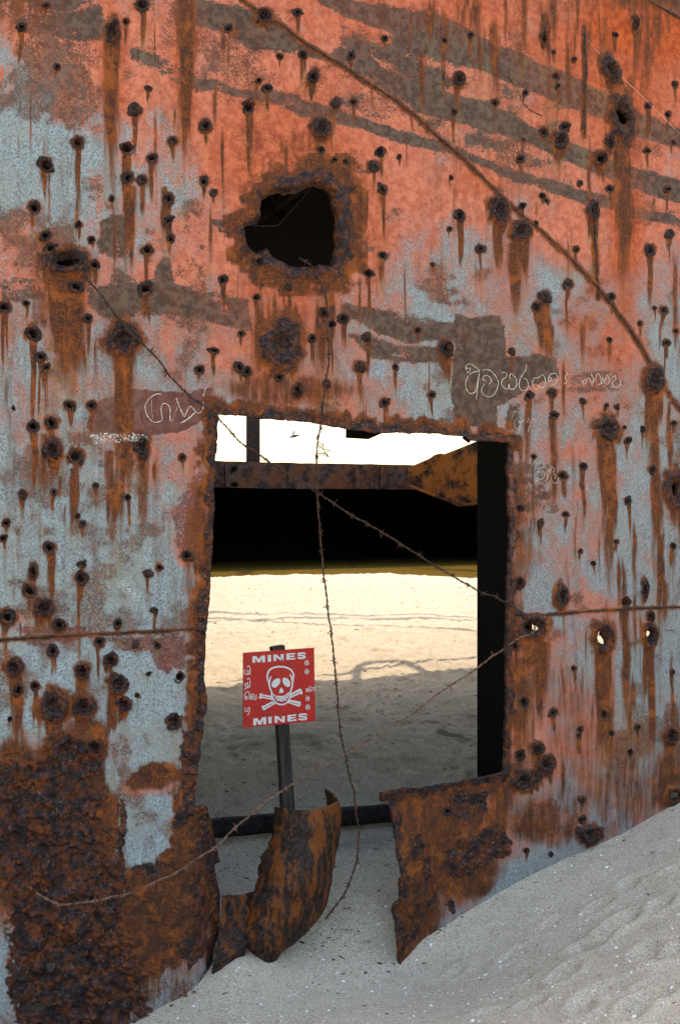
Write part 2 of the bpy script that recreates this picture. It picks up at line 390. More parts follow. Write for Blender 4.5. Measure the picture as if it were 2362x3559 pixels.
# --- bare ratio of grey-blue topcoat over salmon primer
BL = [(1220,1920,.40),(1300,1900,.45),(1180,1960,.45),(1130,1990,.3),(60,40,.25),(20,200,.75),(60,300,.95),(200,260,.55),(140,420,.9),(30,420,.95),(230,360,.75),(330,200,.1),(420,120,.05),(240,130,.15),(350,330,.35),(420,430,.55),(370,420,.7),(300,490,.5),(450,250,.1),(520,330,.0),(430,560,.35),
 (60,560,.2),(20,620,.15),(100,640,.2),(60,720,.6),(220,700,.35),(230,790,.75),(60,830,.75),(150,840,.55),(340,830,.7),(400,760,.35),(470,880,.55),(520,800,.35),(300,560,.45),(520,560,.15),(420,640,.1),
 (700,60,.0),(620,150,.0),(700,250,.0),(600,380,.05),(870,420,.05),(900,520,.2),(960,600,.35),(1000,450,.05),(1100,440,.05),(840,560,.1),(1050,560,.55),(1020,590,.75),(900,640,.4),(960,690,.7),(880,740,.6),(1000,740,.75),(940,800,.55),(830,820,.4),(900,870,.7),(980,880,.8),(840,920,.5),(1000,660,.5),
 (1150,330,.0),(1260,560,.25),(1180,600,.6),(1230,640,.85),(1300,700,.8),(1280,760,.6),(1220,780,.6),(1350,740,.5),(1400,800,.45),(1450,640,.6),(1520,640,.55),(1480,700,.55),(1540,740,.65),(1440,560,.1),(1540,480,.0),(1350,500,.05),(1300,250,.05),(1450,150,.05),(1150,60,.2),(1250,90,.4),(1480,330,.05),(1050,120,.05),(900,300,.0),
 (1250,860,.45),(1330,860,.5),(1440,850,.4),(1500,940,.7),(1550,1000,.8),(1340,1000,.45),(1450,1080,.65),(1220,1000,.5),(1330,1060,.5),(1290,1180,.6),(1230,1130,.55),(1250,1260,.75),(1350,1240,.4),(1450,1230,.8),(1530,1280,.75),(1400,1330,.75),(1460,1330,.9),(1530,1380,.75),(1290,1330,.6),(1350,1400,.25),(1250,1380,.75),(1420,1420,.45),
 (1290,1520,.6),(1340,1550,.8),(1310,1480,.35),(1460,1520,.95),(1540,1520,.8),(1460,1600,.9),(1300,1620,.55),(1340,1650,.5),(1260,1700,.3),(1450,1700,.6),(1540,1650,.7),(1350,1750,.5),(1480,1760,.5),(1230,1560,.3),
 (30,900,.7),(60,1000,.65),(20,1080,.85),(100,1100,.85),(220,1040,.75),(250,1180,.85),(150,1180,.8),(30,1180,.95),(350,1080,.6),(420,1030,.5),(330,1180,.85),(420,1180,.55),(450,1250,.25),(60,1260,.95),(150,1330,1.),(30,1340,.95),(250,1290,1.),(330,1370,1.),(410,1380,.8),(210,1420,.85),(60,1440,.55),(150,1470,.6),(330,1440,.7),(430,1440,.45),
 (330,1530,.75),(400,1510,.45),(220,1500,.95),(90,1530,.85),(160,1580,.95),(60,1640,.9),(340,1620,1.),(370,1580,.95),(230,1660,.9),(350,1700,1.),(300,1780,1.),(340,1900,1.1),(380,1960,1.1),(420,1620,.8),(60,1720,.5),(10,1680,.95),
 (250,1850,1.),(255,1950,1.),(10,2080,.6),(15,2250,.9),(15,2340,.9),(1240,2010,1.3),(1180,2040,1.2),(1310,1975,1.2),(1120,2075,.8),(1000,1950,.3),(1420,1900,.6),(1280,1850,.55),(360,2290,.9),(430,2250,.8)]
num = np.zeros(GX.shape); den = np.zeros(GX.shape)
wx = GX + warpx * .6; wy = GY + warpy * .6
for x, y, v in BL:
    k = 1.0 / (((wx - x) ** 2 + ((wy - y) * .8) ** 2) / 1800 + .08) ** 2
    num += k * v; den += k
blue = num / den
blue = blue + (nz(34, 5, 4, 1, .7) - .5) * .95 + (nz(120, 6, 3) - .5) * .35

# --- dark undercoat bands and patches
dark = Z.copy(); maroon = Z.copy()
def poly_mask(poly, soft=4, jit=7, seed=0, warp=1.0):
    p = densify(poly, 8)
    w = window(p[:, 0].min() - 60, p[:, 0].max() + 60, p[:, 1].min() - 60, p[:, 1].max() + 60)
    X = GX[w] + (fbm(GX[w] / 14, GY[w] / 14, seed, 3) - .5) * jit * 2 * warp
    Yy = GY[w] + (fbm(GX[w] / 14, GY[w] / 14, seed + 5, 3) - .5) * jit * 2 * warp
    d = seg_dist(X, Yy, p)
    d = np.where(inside(X, Yy, p), d, -d)
    o = Z.copy(); o[w] = sm(d, -soft, soft); return o
DK = [([(784,60),(900,80),(1010,110),(1120,190),(1060,215),(934,185),(850,130),(784,110)], .50), ([(800,152),(884,210),(969,265),(1064,290),(1060,345),(984,320),(914,300),(849,280),(784,250),(760,200)], .30),
 ([(1064,292),(1159,318),(1244,348),(1304,372),(1334,435),(1234,400),(1134,370),(1064,345)], .34), ([(1384,360),(1568,415),(1568,500),(1434,465),(1384,420)], .30), ([(1124,180),(1224,218),(1300,246),(1284,318),(1209,280),(1134,245)], .30),
 ([(1456,250),(1568,296),(1568,345),(1469,310)], .9), ([(820,395),(850,392),(852,400),(822,402)], .9), ([(855,375),(872,378),(868,398),(852,396)], .8),
 ([(865,588),(880,583),(897,588),(894,600),(872,601)], 1.0), ([(842,575),(862,573),(860,580),(842,582)], .9), ([(490,506),(535,508),(536,520),(496,522)], .9), ([(500,522),(535,528),(530,542),(505,535)], .8), ([(460,560),(476,562),(470,580),(458,576)], .8),
 ([(700,-60),(784,0),(880,12),(999,30),(1124,95),(1319,180),(1459,250),(1568,295),(1640,320),(1640,375),(1568,345),(1469,310),(1409,280),(1304,245),(1224,215),(1129,175),(1000,140),(900,80),(784,35),(700,-20)], .80),
 ([(784,110),(850,130),(934,185),(999,205),(1064,225),(1134,245),(1209,280),(1284,320),(1384,360),(1454,380),(1568,415),(1640,440),(1640,500),(1568,475),(1459,435),(1409,415),(1304,370),(1244,345),(1159,315),(1064,290),(969,265),(884,210),(800,152),(740,130)], .82),
 ([(900,60),(1010,90),(1120,180),(1060,200),(960,190),(880,150)], .40),
 ([(700,240),(784,250),(849,280),(914,300),(984,320),(1064,345),(1134,370),(1234,400),(1334,435),(1434,465),(1568,500),(1640,520),(1640,560),(1568,530),(1459,505),(1384,480),(1294,452),(1219,430),(1134,400),(1064,370),(984,352),(884,320),(784,290),(690,262)], .66),
 ([(440,-10),(520,8),(600,30),(660,70),(784,140),(784,160),(690,118),(640,118),(590,118),(540,85),(500,68),(455,55)], .85),
 ([(-60,0),(120,-20),(240,0),(245,100),(160,98),(60,60),(-60,30)], .50),
 ([(300,105),(450,160),(560,200),(680,215),(784,262),(784,285),(690,262),(560,225),(430,205),(300,140)], .55),
 ([(230,510),(262,490),(295,500),(300,588),(270,600),(225,585)], .74),
 ([(195,660),(360,640),(385,655),(500,672),(575,690),(580,760),(480,742),(380,728),(250,735),(205,700)], .72),
 ([(378,590),(395,598),(400,650),(372,660),(350,650)], .75), ([(260,600),(350,660),(340,700),(240,690)], .45),
 ([(784,690),(870,715),(950,720),(1060,752),(1060,790),(940,800),(870,770),(784,725)], .64),
 ([(800,770),(900,790),(1050,800),(1040,842),(930,838),(850,830)], .60),
 ([(1000,640),(1060,670),(1100,700),(1060,730),(1000,690)], .50),
 ([(1049,722),(1080,735),(1149,731),(1164,770),(1168,821),(1284,826),(1290,871),(1230,890),(1184,911),(1150,935),(1140,986),(1049,978),(1040,900)], .96),
 ([(1170,930),(1200,930),(1200,1000),(1172,990)], .6), ([(1180,1065),(1270,1075),(1290,1180),(1180,1190)], .50),
 ([(1290,860),(1440,845),(1440,910),(1300,905)], .45), ([(1386,1470),(1560,1440),(1560,1470),(1400,1500)], .3),
 ([(1455,-60),(1568,-60),(1640,40),(1640,80),(1568,48),(1500,10)], .6), ([(0,640),(100,620),(105,690),(0,700)], .45)]
for p, a in DK:
    dark = np.maximum(dark, a * poly_mask(p, 11, 4, 30))
dark = dark * 1.32 + (dark > .02) * (nz(30, 8, 4, .5, 1.3) - .5) * 1.25
maroon = np.maximum(.95 * poly_mask([(208,960),(225,925),(300,905),(300,898),(440,905),(488,892),(490,950),(450,985),(400,1000),(330,1008),(232,1010),(200,990)], 4, 6, 33),
                    .55 * poly_mask([(390,1180),(470,1060),(485,1200),(470,1320),(410,1290)], 10, 12, 34))
maroon = np.maximum(maroon, .6 * poly_mask([(40,1440),(200,1440),(240,1465),(430,1455),(440,1530),(380,1560),(330,1510),(200,1480),(60,1500)], 12, 16, 35))

def blob(x, y, rx, ry, p=2.0):
    d = ((GX + warpx * .35 - x) / rx) ** 2 + ((GY + warpy * .35 - y) / ry) ** 2
    return np.exp(-d ** p)

# --- orange rust film
orange = Z.copy()
for x, y, rx, ry, a in [(1500,60,220,120,1.1),(1330,120,150,160,.7),(1440,200,120,160,.8),(1100,30,240,60,.55),(650,360,200,90,.6),(690,650,110,60,.75),(860,520,40,160,.4),(1480,70,190,90,.95),(1330,60,120,130,.55),(1560,200,90,160,.55),(640,320,170,120,.55),(560,420,60,90,.6),(800,460,70,120,.5),(660,720,160,110,.65),(640,880,110,80,.45),(860,30,160,70,.4),
  (1230,20,60,70,.4),(1080,20,60,80,.5),(430,120,30,200,.7),(260,180,30,200,.6),(1440,520,45,260,.85),(1180,620,60,110,.6),(1390,780,80,140,.45),(560,310,40,90,.5),(1400,1120,26,140,.4),(1350,1680,90,120,.35),
  (1395,1560,26,160,.85),(1160,1560,40,180,.35),(1000,1880,170,160,.5),(1130,1850,60,60,.7),(450,1950,60,140,.75),(430,2120,80,120,.7),(460,1750,20,180,.6),(1420,420,50,110,.5),(700,20,40,90,.35),(780,180,60,60,.3),(1100,420,60,40,.4),(150,720,70,120,.45),
  (350,1815,80,22,.6),(1040,2030,90,60,.5),(950,2100,50,70,.5),(1180,1700,30,100,.4)]:
    orange = np.maximum(orange, a * blob(x, y, rx, ry))
# --- rust run-off, crust and shape
stain = Z.copy(); crust = Z.copy(); moss = Z.copy(); pale = Z.copy()
vst = fbm(GX / 7, GY / 90, 40, 3); vst2 = fbm(GX / 16, GY / 140, 41, 3)
lipn0 = fbm(GX / 9, GY / 9, 47, 3)
wig = (fbm(GX / 80, GY / 60, 42, 3) - .5) * 16
isn = fbm(GX / 26, GY / 34, 48, 4)
def streak(x, y, w0, w1, L, a, soft=False):
    wi = window(x - 3.2 * w1 - 12, x + 3.2 * w1 + 12, y - w0, y + L * 1.25)
    X, Yy = GX[wi] + wig[wi] * .5, GY[wi]
    t = np.clip((Yy - y) / L, 0, 1.3)
    w = w0 + (w1 - w0) * t
    ragged = .45 + 1.15 * vst[wi]
    f = np.exp(-np.abs((X - x) / w) ** 2.6) * (sm(Yy + (vst[wi] - .5) * L * .5, y - 4, y + L * .35) if soft else sm(Yy, y - w0 * .5, y + w0 * .3)) * (1 - sm(t, .35, 1.12)) * ragged
    stain[wi] = np.maximum(stain[wi], a * f)
    mw = 1.5 * w
    moss[wi] = np.maximum(moss[wi], .55 * a * np.exp(-np.abs((X - x) / mw) ** 2) * sm(t, .3, .7) * (1 - sm(t, .9, 1.25)) * (vst2[wi] > .5))
rr = np.random.RandomState(5)
for (x, y, r, L) in H:
    L = (r * (4 + 4 * rr.rand()) if L is None else L) * 1.45
    streak(x, y, r * .8, r * .35, L * .45, .8 + .3 * rr.rand())
    for _t in range(1 + int(rr.rand() * 3)):
        streak(x + (rr.rand() - .5) * 1.1 * r, y + r * .2, r * (.18 + .40 * rr.rand()), r * (.15 + .35 * rr.rand()), L * (.6 + .85 * rr.rand()), .65 + .55 * rr.rand())
    wi = window(x - 4 * r, x + 4 * r, y - 4 * r, y + 4 * r)
    d = np.hypot(GX[wi] - x, GY[wi] - y) / r + (lipn0[wi] - .5) * .9
    stain[wi] = np.maximum(stain[wi], (.55 + .6 * rr.rand()) * np.exp(-(d / (1.25 + .6 * rr.rand())) ** 4)); crust[wi] = np.maximum(crust[wi], .9 * np.exp(-(d / 1.15) ** 6))
for (x, y, rx, ry, rot, L) in BIG:
    streak(x, y + ry * .5, rx * .85, rx * .5, L * .6, .9)
    for _t in range(4):
        streak(x + (rr.rand() - .5) * 1.3 * rx, y + ry * .3, rx * (.15 + .3 * rr.rand()), rx * (.12 + .25 * rr.rand()), L * (.55 + .55 * rr.rand()), .75 + .4 * rr.rand())
    c_, s_ = math.cos(rot), math.sin(rot)
    u = ((GX - x) * c_ + (GY - y) * s_) / rx; v = (-(GX - x) * s_ + (GY - y) * c_) / ry
    d = np.hypot(u, v) + (nz(16, 44, 3) - .5) * .8
    stain = np.maximum(stain, np.exp(-(d / 1.4) ** 4)); crust = np.maximum(crust, .95 * np.exp(-(d / 1.05) ** 6))
for x, y, w0, w1, L, a in [(430,-40,26,16,520,.8),(258,80,22,16,420,.8),(290,0,14,10,140,.6),(285,820,26,16,520,.95),(160,640,40,26,330,.95),(1434,330,18,12,420,.8),(660,640,70,60,330,.62),(600,680,30,20,260,.6),(740,640,22,20,330,.6),
   (1190,560,22,10,200,.85),(1150,520,16,10,130,.8),(1405,1020,16,12,420,.85),(1390,1500,20,26,330,.85),(1345,60,8,8,340,.9),(1372,470,8,7,240,.95),(1255,700,18,12,150,.9),(1510,900,14,12,520,.8),(1500,1500,13,10,330,.8),
   (1090,-40,26,14,200,.6),(1050,-40,12,10,160,.5),(880,-40,16,12,200,.4),(1240,-40,14,10,130,.5),(1345,700,9,8,180,.6),(760,560,26,24,380,.6),(380,430,10,9,160,.7),(300,430,16,12,260,.75),(330,1050,16,12,260,.7),(260,1040,18,16,330,.7),
   (1280,960,12,10,260,.8),(1480,1380,16,12,400,.5),(1440,1400,14,14,330,.75),(1240,1480,26,18,260,.75),(1200,1500,22,20,330,.6),(470,1100,18,18,400,.55),(1560,560,12,10,420,.5),(1455,120,14,10,200,.5),(1170,1640,12,16,160,.7),
   (120,1270,10,9,190,.9),(40,1560,14,16,240,.8),(260,1560,20,20,300,.85),(190,1560,18,18,220,.8),(330,1850,7,6,10,.2),(1420,1700,20,16,260,.40),(1330,1560,12,14,330,.4),(1540,1600,20,20,330,.55),(100,1000,14,12,210,.7),(170,1080,14,10,200,.7)]:
    streak(x, y, w0, w1, L, a, a < .65)
for x, y, rx, ry, a in [(1250,1900,110,60,.52),(1090,2030,60,60,.6),(1300,1600,60,90,.3),(1010,1900,130,110,.58),(960,2060,70,150,.62),(1120,1870,70,100,.6),(1060,2040,80,60,.55),(1210,1760,70,70,.42),(1300,1850,90,80,.32),(1430,1830,100,110,.38),(1540,1800,60,90,.55),(1190,1600,50,120,.55),
   (430,2080,100,130,.85),(340,2080,70,110,.62),(400,2240,110,90,.62),(110,1930,170,210,1.1),(330,2150,150,170,.86),(430,1950,80,140,1.0),(250,2060,50,110,.8),(445,1700,26,150,.7),(1030,1850,150,60,.66),(940,1980,60,200,.70),(1350,1760,160,140,.28),(1050,1990,100,90,.9),(230,1820,60,110,.6),(350,1790,80,35,.8),(440,1900,36,120,.85),(400,1700,50,90,.35),(150,620,80,60,.75),(100,700,40,80,.4),(200,1720,90,70,.7),(1220,1230,40,120,.35),
   (660,900,190,40,.5),(1180,1460,50,60,.6),(1330,-10,200,60,.3),(1500,-10,120,50,.55),(60,20,100,60,.35),(700,330,80,40,.3),(450,1300,30,260,.5),(1195,1250,26,260,.45),(30,1780,60,90,.7)]:
    stain = np.maximum(stain, a * 1.12 * blob(x, y, rx, ry) * (.45 + .55 * vst + .65 * isn))
r4 = np.random.RandomState(77)
for _ in range(230):
    x = r4.rand() * 1600 - 10; y = r4.rand() * 2000 - 60; w_ = 2.5 + 8 * r4.rand() ** 2
    streak(x, y, w_, w_ * (.5 + .5 * r4.rand()), 40 + 260 * r4.rand() ** 1.5, .25 + .45 * r4.rand(), True)
for _ in range(46):
    x = 960 + r4.rand() * 620; w_ = 5 + 13 * r4.rand() ** 1.5
    streak(x, -60 + 110 * r4.rand(), w_, w_ * (.6 + .4 * r4.rand()), 110 + 200 * r4.rand(), .38 + .36 * r4.rand(), True)
for _ in range(40):
    x = 1180 + r4.rand() * 390; w_ = 4 + 9 * r4.rand() ** 1.5
    streak(x, 900 + 700 * r4.rand(), w_, w_ * (.6 + .4 * r4.rand()), 120 + 260 * r4.rand(), .35 + .4 * r4.rand(), True)
# edges of the cuts
lipn = nz(20, 46, 4)
eo = 1 - sm(sd_open + (lipn - .5) * 44, 9, 25); pang = np.arctan2(GY - 520, GX - 672)
pw = 30 + 20 * np.cos(pang - .1) + 12 * np.cos(2 * (pang + 1.2)) + (fbm(GX / 46, GY / 46, 49, 3) - .5) * 50
pw = np.clip(pw, 14, 90)
ep = 1 - sm(sd_port + (lipn - .5) * 50, pw * .45, pw)
side = np.where((GY > 1040) & (GX > 1000) & (GY < 1760), .62, 1.0)
crust = np.maximum(crust, eo * side); crust = np.maximum(crust, ep)
stain = np.maximum(stain, .8 * (1 - sm(sd_open + (lipn - .5) * 60, 18, 55)) * side); stain = np.maximum(stain, .9 * (1 - sm(sd_port + (lipn - .5) * 70 - (pw - 30), 30, 95)))
LL = [(-80,1764),(58,1757),(102,1760),(112,1713),(142,1699),(190,1709),(234,1730),(223,1777),(195,1811),(205,1840),(237,1833),(237,1889),(203,1902),(244,1933),(240,1997),(281,2038),(281,2173),(305,2207),(332,2275),
      (332,2326),(288,2363),(290,2520),(30,2520),(34,2275),(20,2241),(37,2190),(7,2122),(34,2106),(20,2055),(7,2004),(-80,1990)]
big_c = poly_mask(LL, 22, 34, 51)
lump = nz(30, 52, 4)
crust = np.maximum(crust, big_c * (.15 + 1.5 * lump))
stain = np.maximum(stain, big_c * .98)
for p, a in [([(1028,1965),(1065,1930),(1110,1915),(1160,1905),(1178,1940),(1175,1975),(1130,1985),(1100,2005),(1060,2025),(1025,2020)], 1.0), ([(937,1928),(965,1922),(972,1960),(962,1985),(940,1975)], .85),
   ([(964,1974),(985,1974),(1000,2040),(1000,2098),(985,2098)], .7), ([(1024,1830),(1060,1823),(1124,1826),(1120,1870),(1080,1892),(1030,1880)], .75), ([(1326,1905),(1350,1912),(1386,1905),(1380,1935),(1350,1946),(1330,1935)], 1.0),
   ([(1022,2078),(1051,2075),(1050,2100),(1028,2104)], .7), ([(271,1835),(292,1835),(296,1900),(288,1960),(290,2040),(268,2040),(264,1960),(276,1900)], .85), ([(420,1680),(452,1680),(448,1860),(430,1900),(405,1910),(396,1885),(425,1870),(418,1760)], .9),
   ([(455,1890),(480,1880),(490,1960),(470,1985),(455,1960)], .85), ([(440,2010),(475,2010),(485,2080),(470,2150),(500,2200),(440,2240),(400,2180),(430,2150),(445,2080)], .72), ([(110,590),(200,585),(205,625),(110,630)], .85),
   ([(1218,1010),(1180,1010),(1178,1020),(1230,1022)], .4), ([(900,1830),(960,1820),(950,1850),(905,1860)], .5), ([(920,2020),(960,2010),(975,2060),(960,2160),(930,2190),(910,2150)], .55), ([(300,1990),(400,1985),(400,2010),(310,2020)], .6)]:
    crust = np.maximum(crust, a * poly_mask(p, 8, 12, 57) * (.5 + .95 * lump))
clear = poly_mask([(292,1846),(404,1836),(402,1900),(392,1962),(345,1980),(295,1992)], 9, 12, 58)
stain *= 1 - .93 * clear; crust *= 1 - .97 * clear; orange *= 1 - .9 * clear
clear2 = poly_mask([(225,1500),(420,1470),(425,1600),(412,1745),(340,1762),(290,1800),(262,1830),(240,1800),(250,1690),(310,1640)], 8, 8, 59)
stain *= 1 - .7 * clear2; orange *= 1 - .7 * clear2
low = poly_mask([(335,2262),(420,2225),(480,2205),(500,2250),(330,2360)], 14, 12, 60); stain *= 1 - .5 * low
lowb = poly_mask([(1110,2075),(1160,2035),(1220,2000),(1280,1965),(1345,1945),(1350,1990),(1200,2070),(1110,2110)], 10, 12, 61); stain *= 1 - .75 * lowb; orange *= 1 - .8 * lowb; blue += lowb * .35
pale = np.maximum(pale, .36 * poly_mask([(265,1340),(285,1338),(330,1375),(322,1385),(285,1370)], 4, 5, 62)); pale = np.maximum(pale, .42 * poly_mask([(200,1000),(250,995),(340,1000),(345,1020),(220,1025)], 4, 5, 63))
mauve_cut = np.clip(blob(240,1400,210,260) + blob(70,420,140,220) * .6 + blob(1450,1480,120,160) * .5, 0, 1)
blue = blue + .32 * mauve_cut
stain = stain * (1 - .18 * mauve_cut)
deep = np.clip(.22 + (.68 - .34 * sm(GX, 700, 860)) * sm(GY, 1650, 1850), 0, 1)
mauve = .60 * np.exp(-((blue - .5) / .32) ** 2) * sm(GY, 300, 800) + .30 * np.exp(-((blue - .5) / .3) ** 2)
mauve = np.maximum(mauve, .55 * sm(GX, 1100, 1250) * sm(GY, 900, 1300) * (.3 + nz(90, 69, 3)))
mauve = mauve * (1 - .75 * mauve_cut)
mauve = np.maximum(mauve, .62 * np.exp(-(sd_open / 60) ** 2) * (GY > 1000))
wear = sm(nz(150, 65, 3) + (nz(30, 66, 3) - .5) * .5, .42, .75) * .62 - .05 + .12 * (blue > .2) * (blue < .8)
vg = fbm(GX / 24, GY / 320, 67, 3)
grime = .03 + .46 * sm(vg, .45, .72) * sm(nz(260, 68, 3), .3, .6) + .15 * sm(GY, 1650, 2100)

# --- seams
KN = densify([(530,-60),(560,0),(607,37),(650,60),(700,100),(784,150),(850,195),(910,235),(960,275),(1010,325),(1060,365),(1095,400),(1150,450),(1200,495),(1250,535),(1310,590),(1370,655),(1420,715),(1480,800),(1510,860),(1550,920),(1600,985),(1660,1060)], 12, 1.2, 70, False)
S1 = densify([(-80,1484),(0,1478),(120,1470),(250,1462),(380,1456),(468,1450)], 12, 1.5, 71, False)
S2 = densify([(1168,1420),(1260,1418),(1320,1413),(1400,1408),(1480,1404),(1568,1401),(1640,1398)], 12, 1.2, 72, False)
V1 = densify([(1342,78),(1346,160),(1345,200),(1347,312)], 12, 2, 73, False); V2 = densify([(1366,470),(1370,530),(1374,600),(1380,690)], 12, 2, 74, False)
TOPL = densify([(1440,-60),(1480,0),(1530,26),(1568,48),(1640,80)], 12, 1, 75, False)
out = (nz(420, 80, 3) - .5) * .05 + (nz(110, 81, 3) - .5) * .012 + (nz(14, 82, 3) - .5) * .0022
for S, wd, a in ((KN, 7, .55), (S1, 5, .5), (S2, 5, .45), (V1, 6, .6), (V2, 6, .6), (TOPL, 5, .5)):
    w = window(S[:, 0].min() - 40, S[:, 0].max() + 40, S[:, 1].min() - 40, S[:, 1].max() + 40)
    d = seg_dist(GX[w], GY[w], S, False)
    stain[w] = np.maximum(stain[w], (a + .3) * np.exp(-(d / (wd * 1.3)) ** 2) * (.5 + lipn[w]))
    out[w] += .006 * np.exp(-(d / wd) ** 2)
# below the horizontal joint the plate laps over
jy = np.interp(GX, [-80, 468, 1168, 1640], [1484, 1450, 1420, 1398])
out += .007 * sm(GY - jy, -2, 2)
# crust, lips, curled corner
cr = np.clip(crust, 0, 1.2)
out += cr * (1 - .55 * big_c) * ((nz(22, 84, 4) - .35) * .034 + (nz(8, 85, 3) - .5) * .012)
fl1 = nz(70, 86, 4); fl2 = nz(30, 88, 4); fl3 = nz(13, 89, 3)
out += big_c * (sm(fl1, .44, .50) * .022 + sm(fl2, .48, .53) * .016 + sm(fl2, .58, .62) * .014 + sm(fl3, .52, .60) * .004 - .02) * .8
out += .022 * np.exp(-np.clip(sd_port, 0, 200) / 22) * (.4 + 1.2 * nz(18, 87, 3)) + .012 * np.exp(-np.clip(sd_open, 0, 200) / 12)
# torn rim of the big hole rolls inward
out -= .05 * np.exp(-np.clip(sd_port, 0, 200) / 5)
curl = sm(GX, 425, 530) * sm(GY, 1790, 1960) * (GX < 700)
out -= .16 * curl ** 1.6
out += .05 * sm(GX, 985, 905) * sm(GY, 1840, 2000) * (GX > 800)
tabw = (GX > 800) * sm(GX, 940, 875) * sm(GY, 1850, 1825) * (GY > 1780); out += .03 * tabw
base_out = out.copy()
def out_at(x, y):
    i = int(np.clip(np.searchsorted(xs, x), 1, NX - 1)); j = int(np.clip(np.searchsorted(ys, y), 1, NY - 1)); return base_out[j, i]
for (x, y, r, L) in H:
    w = window(x - r * 1.6, x + r * 1.6, y - r * 1.6, y + r * 1.6)
    d = np.hypot(GX[w] - x, GY[w] - y) / r
    out[w] -= .05 * (1 - sm(d, .45, .78))
for (x, y, rx, ry, rot, L) in BIG:
    R_ = max(rx, ry) * 1.7
    w = window(x - R_, x + R_, y - R_, y + R_)
    c_, s_ = math.cos(rot), math.sin(rot)
    u = ((GX[w] - x) * c_ + (GY[w] - y) * s_) / rx; v = (-(GX[w] - x) * s_ + (GY[w] - y) * c_) / ry
    d = np.hypot(u, v)
    out[w] += .018 * np.exp(-((d - .85) / .28) ** 2) * (.4 + 1.2 * lipn[w]) - .022 * (1 - sm(d, .25, .75))

# --- mesh
inner = sd < 0
fc = grid_faces(NX, NY)
sdf = sd.ravel()
cen = sdf[fc].mean(1)
keep = (cen > 0)
fk = fc[keep]
used = np.zeros(NX * NY, bool); used[fk.ravel()] = True
snap = used & ((sdf < 0) | (np.abs(sdf) < 1.35))
PXf = np.where(snap, snapx.ravel(), GX.ravel()); PYf = np.where(snap, snapy.ravel(), GY.ravel())
P = hull_pt(PXf, PYf, out.ravel())
# rim: edges used by one face only, away from the outer border
e = np.concatenate([fk[:, [0, 1]], fk[:, [1, 2]], fk[:, [2, 3]], fk[:, [3, 0]]])
es = np.sort(e, 1); key = es[:, 0].astype(np.int64) * (NX * NY) + es[:, 1]
uk, idx, cnt = np.unique(key, return_index=True, return_counts=True)
be = e[idx[cnt == 1]]
ok = (np.abs(sdf[be[:, 0]]) < 6) & (np.abs(sdf[be[:, 1]]) < 6)
be = be[ok]
rv = np.unique(be.ravel())
remap = np.full(NX * NY, -1); idu = np.nonzero(used)[0]; remap[idu] = np.arange(len(idu))
V = P[idu]
rim_thick = .022
Vr1 = P[rv] - NRM * rim_thick * .5 + RS.randn(len(rv), 3) * .0012; Vr = P[rv] - NRM * rim_thick + RS.randn(len(rv), 3) * .0015
n0 = len(V); r1 = np.full(NX * NY, -1); r1[rv] = n0 + np.arange(len(rv)); r2 = np.full(NX * NY, -1); r2[rv] = n0 + len(rv) + np.arange(len(rv))
q1 = np.stack([remap[be[:, 1]], remap[be[:, 0]], r1[be[:, 0]], r1[be[:, 1]]], 1)
q2 = np.stack([r1[be[:, 1]], r1[be[:, 0]], r2[be[:, 0]], r2[be[:, 1]]], 1)
FA = np.concatenate([remap[fk], q1, q2]); VA = np.concatenate([V, Vr1, Vr])
base = hull_pt(784, 2230)
wreck = thing('ship_wreck', 'rusted salmon and grey ship hull riddled with bullet holes, a square opening cut through', 'shipwreck', tuple(base))
def big_mesh(name, V, FA, mat, parent, rel):
    me = bpy.data.meshes.new(name)
    V = (V - np.asarray(rel)).astype(np.float32)
    me.vertices.add(len(V)); me.vertices.foreach_set('co', V.ravel())
    me.loops.add(FA.size); me.loops.foreach_set('vertex_index', FA.ravel().astype(np.int32))
    me.polygons.add(len(FA)); me.polygons.foreach_set('loop_start', np.arange(0, FA.size, 4, dtype=np.int32))
    me.update(calc_edges=True)
    me.polygons.foreach_set('use_smooth', np.ones(len(FA), bool))
    me.materials.append(mat)
    o = bpy.data.objects.new(name, me); link(o, parent); return o
plating = big_mesh('hull_plating', VA, FA, M_HULL, wreck, base)
for nme, arr in (('blue', blue), ('dark', dark), ('maroon', maroon), ('orange', orange), ('stain', stain), ('crust', crust), ('pale', pale), ('moss', moss), ('wear', wear), ('grime', grime), ('deep', deep), ('mauve', mauve)):
    a = arr.ravel()
    rimv = a[rv]
    if nme == 'crust': rimv = np.full(len(rv), 1.0)
    full = np.concatenate([a[idu], rimv, rimv]).astype(np.float32)
    at_ = plating.data.attributes.new(nme, 'FLOAT', 'POINT'); at_.data.foreach_set('value', full)

